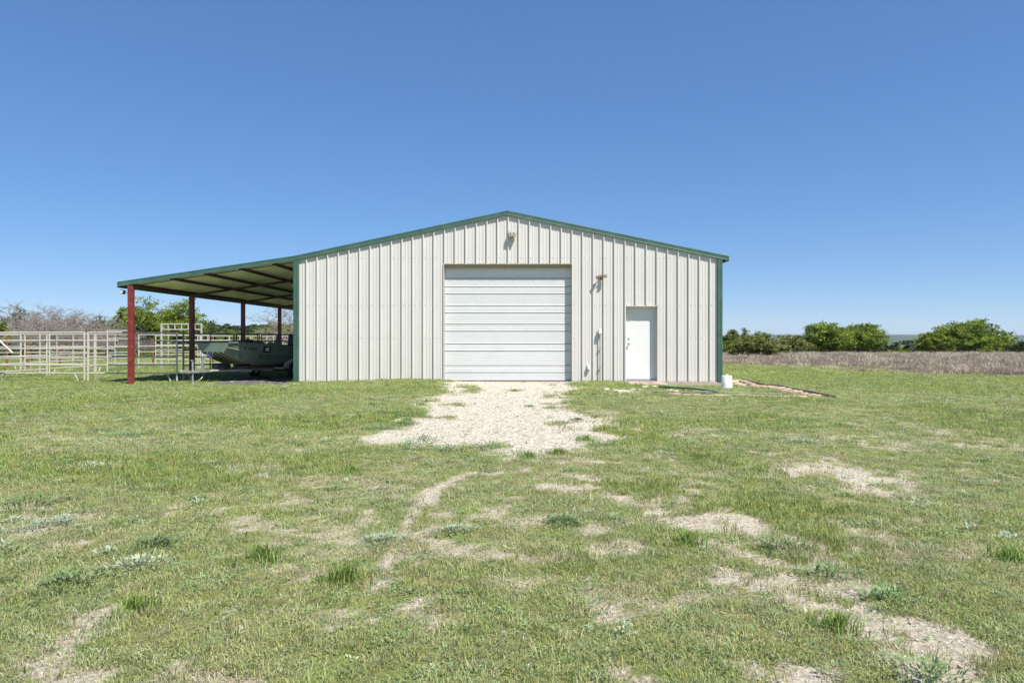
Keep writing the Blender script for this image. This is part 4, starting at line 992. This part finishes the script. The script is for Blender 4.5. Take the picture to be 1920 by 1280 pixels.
# ------------------------------------------------------------------ weed clumps singled out
def weed(px, py, r, kind, label, hgt=.1):
    x, y = G(px, py, -.03); mt = M['silver'] if kind == 's' else M['weed'] if kind == 'w' else M['tuft']
    n = int(140+500*min(r, .5))
    if kind == 'g': p = blades(int(n*1.1), r*1.15, hgt*.35, hgt*1.25, .0055, .75, mt, name='grass_clump', tone=.75, soft=True)
    else: p = rosette(int(n*1.5), r*1.1, hgt*.75, .030+.035*r, .010, mt, name='weed_clump')
    COL.objects.link(p); p.location = (x, y, Hs(x, y)); tag(p, label, 'weed' if kind != 'g' else 'grass clump')
WEEDS = [(185,874,.33,'s','wide silver leaved weed patch left of centre in the lawn',.05), (402,872,.16,'s','small silver weed in the lawn left of the gravel drive',.04),
 (42,952,.30,'w','dark blue green weed clump at the left edge of the lawn',.10), (95,988,.16,'s','pale green weed sprawling near the left edge',.06), (258,1064,.14,'s','silver grey weed cluster lower left',.07),
 (133,1095,.16,'w','blue green weed clump low at the left',.09), (292,1022,.12,'w','mid green weed tuft left of the grey weeds',.07), (488,1050,.17,'g','tall green grass tuft left of centre foreground',.12),
 (648,1090,.15,'g','bright pale green grass tuft in the centre left foreground',.12), (255,1140,.12,'g','green grass tuft low left',.09), (720,805,.30,'w','long green weed patch on the left side of the gravel',.10),
 (760,797,.18,'w','smaller green weed next to the long patch on the gravel',.07), (762,788,.17,'g','yellowish grass clump on the gravel edge',.06), (712,777,.16,'w','round green weed above the long patch left of the gravel',.09), (748,775,.14,'w','small dark weed on the left gravel edge',.06),
 (700,760,.18,'g','grass clump where lawn meets gravel near the barn',.06),(790,758,.2,'g','low grass tuft reaching into the upper left gravel',.05),
 (765,843,.24,'w','dark green weed clump at the near left end of the gravel',.13), (795,832,.2,'w','tallest weed at the near edge of the gravel',.15), (840,846,.18,'w','loose green weed at the near gravel edge',.10), (916,841,.19,'w','dense green weed in the middle of the near gravel edge',.10),
 (990,856,.20,'g','grass clump just below the gravel edge',.08), (1045,852,.18,'g','grass clump below the right part of the gravel edge',.08), (1100,826,.2,'g','bright grass clump on the right tip of the gravel',.08), (993,763,.09,'w','tiny weed on the upper right gravel',.03), (965,731,.3,'g','brownish grass tuft growing before the overhead door',.05),
 (1083,790,.1,'w','small twiggy weed on the right side of the gravel',.05), (1290,1022,.16,'g','bright green grass tuft right of centre',.10), (1470,1030,.16,'w','blue green weed between the wheel tracks',.08), (1550,1078,.13,'w','green weed beside the sandy track',.07),
 (1898,1050,.16,'g','bright green clump at the right edge',.11), (1745,1278,.13,'w','leafy green weed at the bottom right corner',.10), (1575,1180,.13,'g','green clump between the two sandy tracks',.09), (1665,1120,.12,'w','small green weed right of the sandy track',.06),
 (720,1015,.1,'s','silver weed in the centre of the lawn',.05), (850,1000,.12,'s','pale silver sprawl in the centre lawn',.04), (1055,985,.11,'w','dark green sprig in the centre lawn',.06), (1500,830,.22,'s','silvery weed patch in the right lawn',.05), (240,815,.25,'w','blue green weed patch in the far left lawn',.06), (660,888,.15,'g','tuft of taller grass left of the gravel front',.08)]
for q in WEEDS: weed(q[0], q[1], q[2], q[3], q[4], q[5])

# ------------------------------------------------------------------ trees
LM = {'oak': leafmat('oak_leaf', (.075,.12,.018), (.30,.40,.055), .4), 'olive': leafmat('olive_leaf', (.10,.12,.03), (.29,.32,.09), .35),
      'bright': leafmat('bright_leaf', (.09,.14,.018), (.31,.38,.055), .4), 'dark': leafmat('dark_leaf', (.03,.055,.016), (.10,.14,.04), .25),
      'yellow': leafmat('yellow_leaf', (.14,.17,.02), (.30,.33,.05), .4), 'far': leafmat('far_leaf', (.03,.05,.02), (.08,.11,.04), .2)}
def crown(lobes, n, size, mt, name='crown', flat=.8):
    "leaf sprays gathered in clumps through the crown lobes"
    C, T = [], []; vol = np.array([a*b*c for (_, _, _, a, b, c) in lobes])**.66; pr = vol/vol.sum()
    for (cx, cy, cz, rx, ry, rz_), p in zip(lobes, pr):
        nc = max(6, int(n*p/34)); v = rng.normal(size=(nc, 3)); v /= np.linalg.norm(v, axis=1)[:, None]; r = rng.uniform(.6, 1.12, nc)[:, None]
        cc = np.array([cx, cy, cz])+v*r*np.array([rx, ry, rz_]); ct = np.clip(rng.normal(.5, .34, nc), 0, 1)
        k = int(n*p/nc)+1; sp = .13*min(rx, ry, rz_)+.04
        q = np.repeat(cc, k, 0)+rng.normal(size=(nc*k, 3))*sp*np.array([1.2, 1.2, .7]); C.append(q); T.append(np.clip(np.repeat(ct, k)+rng.normal(0, .18, nc*k), 0, 1))
    C = np.concatenate(C); T = np.concatenate(T); N = len(C)
    nrm = rng.normal(size=(N, 3))+np.array([0, 0, .9*flat]); nrm /= np.linalg.norm(nrm, axis=1)[:, None]
    a = np.cross(nrm, rng.normal(size=(N, 3))); a /= np.linalg.norm(a, axis=1)[:, None]; b = np.cross(nrm, a); s = size*rng.uniform(.6, 1.3, N)[:, None]
    V = np.stack([C-a*s, C-b*s*.45, C+a*s, C+b*s*.45], 1).reshape(-1, 3)
    return np_mesh(name, V, np.arange(4*N).reshape(N, 4), mt, 4, {'tone': ('FACE', T)})
def tree(name, px0, px1, ptop, dist, kind, label, n=5000, size=.16, base=None, nl=9, trunk=True, group=None, lean=0):
    y = dist-D; cx = X((px0+px1)/2, y); w = (px1-px0)*dist/F; gzz = Hs(cx, y) if base is None else base
    ht = Z(ptop, y)-gzz; t = empty(name, (cx, y, gzz)); lobes = []
    for i in range(nl):
        a = 2*math.pi*i/nl+random.uniform(-.3, .3); q = random.uniform(.30, .62) if i else 0
        rr = random.uniform(.22, .34)*w; up = 1-(.75*q**1.5)
        zc = ht*random.uniform(.35, .78)*up+.08*ht
        r3 = min(rr*.8, ht*.3); zc = min(zc, ht-r3*.95)
        lobes.append((q*w*.62*math.cos(a)*1.05, q*w*.5*math.sin(a), zc, rr*.85, rr*.8, r3))
    lobes.append((random.uniform(-.08, .08)*w, 0, ht-.26*ht, .26*w, .26*w, .26*ht))
    for s in (-1, 1): lobes.append((s*.33*w, random.uniform(-.1, .1)*w, ht*random.uniform(.3, .5), .18*w, .2*w, ht*.26))
    o = crown(lobes, n, size, LM[kind]); o.parent = t
    if trunk:
        m = MB(); r0 = .035*ht+.03
        m.tube([(0, 0, -.3), (.03*w, 0, ht*.25), (-.01*w, .02*w, ht*.5)], [r0*1.2, r0*.8, r0*.5], 8)
        for L in lobes[:8]: m.tube([(.02*w, 0, ht*.18), (L[0]*.5, L[1]*.5, (ht*.2+L[2])/2+.03*ht), (L[0], L[1], L[2]), (L[0]*1.15, L[1]*1.15, L[2]+L[5]*.6)], [r0*.55, r0*.35, r0*.18, r0*.05], 5)
        m.build('trunk', M['bark'], t)
    tag(t, label, 'tree' if ht > 2.2 else 'bush', group); return t
# right side, beyond the dry field
tree('oak_tree', 1508, 1600, 606, 92, 'oak', 'tall bright green oak, left half of the double crown right of the barn', 15000, .17, nl=14)
tree('oak_tree', 1575, 1660, 609, 94, 'oak', 'bright green oak forming the right half of the double crown', 12000, .17, nl=12)
tree('oak_tree', 1756, 1874, 603, 98, 'oak', 'large domed dark green live oak near the right edge', 20000, .17, nl=16)
tree('oak_tree', 1719, 1785, 622, 90, 'bright', 'lighter green round tree leaning against the large domed oak', 9000, .16, nl=10)
tree('shrub', 1835, 1893, 650, 88, 'bright', 'low light green shrub at the right foot of the domed oak', 3000, .13, nl=6)
tree('juniper', 1884, 1906, 647, 86, 'dark', 'small dark juniper left of the last one at the right edge', 1500, .11, nl=5)
tree('juniper', 1902, 1926, 639, 84, 'dark', 'small dark juniper cut by the right edge', 1800, .11, nl=5)
tree('shrub', 1662, 1722, 655, 90, 'bright', 'low light green bushes between the two big oaks', 2600, .12, nl=8)
tree('shrub', 1455, 1522, 629, 80, 'olive', 'olive green shrub left of the double oak', 4500, .14, nl=8)
tree('scrub_tree', 1354, 1392, 619, 72, 'olive', 'thin olive tree next to the barn corner', 3000, .12, nl=6)
tree('scrub_tree', 1378, 1412, 617, 78, 'olive', 'thin olive tree with a flat top right of the barn corner', 2600, .12, nl=6)
tree('shrub', 1352, 1382, 636, 66, 'bright', 'light green shrub touching the barn corner in view', 2400, .11, nl=5)
tree('scrub_oak', 1383, 1458, 624, 46, 'olive', 'nearest olive scrub oak reaching down to the dry grass', 9000, .075, nl=10)
tree('shrub', 1446, 1486, 645, 58, 'olive', 'small brownish shrub right of the nearest scrub oak', 2500, .09, nl=6)
# left side
tree('mesquite_tree', 232, 312, 556, 52, 'bright', 'tall bright green tree behind the red shed post', 14000, .085, nl=11)
tree('mesquite_tree', 290, 380, 560, 55, 'bright', 'tall light green tree left of the second shed post', 14000, .085, nl=11)
tree('mesquite_tree', 208, 262, 572, 56, 'bright', 'shorter green tree at the left of the green group', 8000, .085, nl=8)
tree('juniper', 345, 425, 600, 62, 'dark', 'dark juniper sloping down right of the green trees', 4500, .10, nl=8)
tree('scrub_tree', 400, 470, 617, 72, 'oak', 'low green tree in front of the far hill', 4000, .10, nl=8)
tree('scrub_tree', 430, 512, 616, 110, 'far', 'dark round tree below the hill between the shed posts', 3500, .16, nl=8)
tree('scrub_tree', 470, 560, 607, 66, 'yellow', 'yellow green rounded tree behind the boat seats', 7000, .09, nl=10)
tree('scrub_tree', 500, 620, 618, 58, 'yellow', 'lower yellow green tree beside the barn wall', 5000, .09, nl=8)
tree('shrub', -14, 20, 606, 44, 'bright', 'light green bush at the left edge behind the corral', 3500, .075, nl=6)
tree('juniper', -40, 16, 592, 50, 'dark', 'dark juniper at the left edge above the light bush', 4500, .08, nl=7)
tree('juniper', 10, 62, 571, 72, 'dark', 'dark juniper crest above the bare thicket at far left', 2600, .11, nl=6)
tree('juniper', 108, 172, 585, 76, 'dark', 'dark juniper top behind the bare thicket', 2600, .11, nl=6)
tree('juniper', 160, 212, 593, 72, 'dark', 'small dark juniper right of the bare thicket', 2400, .11, nl=6)
tree('scrub_tree', 175, 235, 598, 60, 'olive', 'olive scrub between the bare thicket and green trees', 3500, .09, nl=7)

def bare_tree(h, spread, seed):
    r = random.Random(seed); m = MB(); cnt = [0]
    def br(p, d, L, rad, lv):
        if lv == 0 or cnt[0] > 900: return
        cnt[0] += 1
        mid = p+d*L*.5+Vector((r.uniform(-1,1), r.uniform(-1,1), r.uniform(-.6,.6)))*L*.10
        d2 = (d+Vector((r.uniform(-1,1), r.uniform(-1,1), r.uniform(-.4,.5)))*.30).normalized(); e = mid+d2*L*.5
        m.tube([p, mid, e], [rad, rad*.8, rad*.55], 3 if lv < 4 else 5, cap=False)
        for k in range(r.choice((3, 3, 4)) if lv > 2 else 3):
            a = r.uniform(0, 6.28); s = Vector((math.cos(a), math.sin(a), r.uniform(-.25, .55)))
            o = mid if k == 0 else e if k == 1 else mid+(e-mid)*r.random()
            br(o, (d2*.55+s*spread).normalized(), L*r.uniform(.58, .80), max(rad*.55, .008), lv-1)
    for k in range(4):
        a = r.uniform(0, 6.28); br(Vector((0, 0, -.1)), Vector((math.cos(a)*.45, math.sin(a)*.45, 1)).normalized(), h*.36, .055, 6 if k < 3 else 5)
    return m.build('branches', M['baregrey'])
BT = []
for i in range(5):
    t = empty('bare_tree', (0, 0, 0)); b = bare_tree(1.0*3.6, .8, 40+i); b.parent = t
    zs = max(v.co.z for v in b.data.vertices); BT.append((t, zs))
bare = [(-30,572,60),(18,572,62),(52,576,58),(85,585,55),(110,586,60),(138,586,58),(165,590,60),(192,598,57),(5,590,52),(40,590,50),(72,592,50),(100,594,49),(128,596,50),(155,598,50),(185,604,49),(215,606,52),(20,604,46),(60,606,45),(95,606,46),(135,608,45),(170,612,46),(545,585,48),(562,583,50),(150,622,42),(60,622,41),(205,624,43),(260,622,46),(110,624,41)]
for i, (px, pt, dist) in enumerate(bare):
    src, zs = BT[i % 5]; t = src if i < 5 else copy_tree(src)
    y = dist-D; x = X(px, y); g_ = Hs(x, y); hh = Z(pt-11, y)-g_; s = hh/zs
    t.location = (x, y, g_); t.scale = (s*1.25, s*1.25, s); t.rotation_euler = (0, 0, i*1.7)
    if i in (21, 22): tag(t, 'leafless grey tree showing over the corral beside the barn wall' if i == 21 else 'leafless grey tree mostly hidden behind the barn wall', 'tree', None)
    else: tag(t, 'leafless grey scrub tree in the thicket behind the left corral', 'tree', 'bare scrub trees behind the left corral')

# brush at the feet of the thicket and far woods (stuff)
def brush():
    gp = []
    for i, mt in enumerate((LM['olive'], LM['dark'], LM['oak'])):
        o = crown([(0, 0, .5, .8, .8, .5), (.6, .2, .35, .5, .5, .35), (-.5, -.3, .3, .5, .5, .3)], 500, .07, mt, name='brush'); COL.objects.unlink(o); gp.append(o)
    n = 420; x = rng.uniform(-70, -9, n); y = rng.uniform(22, 70, n); k = (x > -(y+D)*.85) & (x < -(y+D)*.28); x, y = x[k], y[k]; n = len(x)
    s = rng.uniform(.5, 1.1, n)*np.where((y > 48) & (x < -.62*(y+D)), 2.2, 1)
    scatter('brush', gp, np.stack([x, y, H(x, y)], -1), rng.choice(3, n, p=[.5,.3,.2]), rng.uniform(0, 6.28, n), np.stack([s, s, s*.9], -1), np.zeros(n), 'low brush growing under the thicket behind the corral', 'brush')
    gp2 = []
    for i in range(2):
        o = crown([(0, 0, 2.6, 3, 3, 2.4), (2.2, 1, 2, 2.2, 2.2, 1.9), (-2, -1, 1.8, 2.2, 2.2, 1.7)], 260, .7, LM['far'], name='far_tree'); COL.objects.unlink(o); gp2.append(o)
    n = 16000; d = 230*(30**rng.random(n)); x = rng.uniform(-.85, .85, n)*d; y = d-D
    k = (fbm(x, y, 1/90., 3, 81) > .50) & ((np.abs(x) > .2*d)); k &= ~((x < 0) & (d < 400)); k &= H(x, y) < 22
    x, y = x[k], y[k]; n = len(x); s = rng.uniform(.7, 1.3, n)*np.where(y > 1500, 1.5, 1)
    scatter('far_woods', gp2, np.stack([x, y, H(x, y)], -1), rng.choice(2, n), rng.uniform(0, 6.28, n), np.stack([s*1.4, s*1.4, s], -1), np.zeros(n), 'distant hazy woods covering the valley and hills', 'woods', tilt=0.02)
brush()

# ------------------------------------------------------------------ haze
hz = bpy.data.materials.new('haze'); hz.use_nodes = True; t = hz.node_tree; t.nodes.clear()
out = t.nodes.new('ShaderNodeOutputMaterial'); pv = t.nodes.new('ShaderNodeVolumePrincipled'); pv.inputs['Density'].default_value = 4.5e-5
pv.inputs['Color'].default_value = (.72, .84, 1, 1); pv.inputs['Anisotropy'].default_value = .2
t.links.new(pv.outputs[0], out.inputs['Volume'])
MB().box(-12000, 12000, -100, 14000, -75, 95).build('haze', hz)['kind'] = 'stuff'
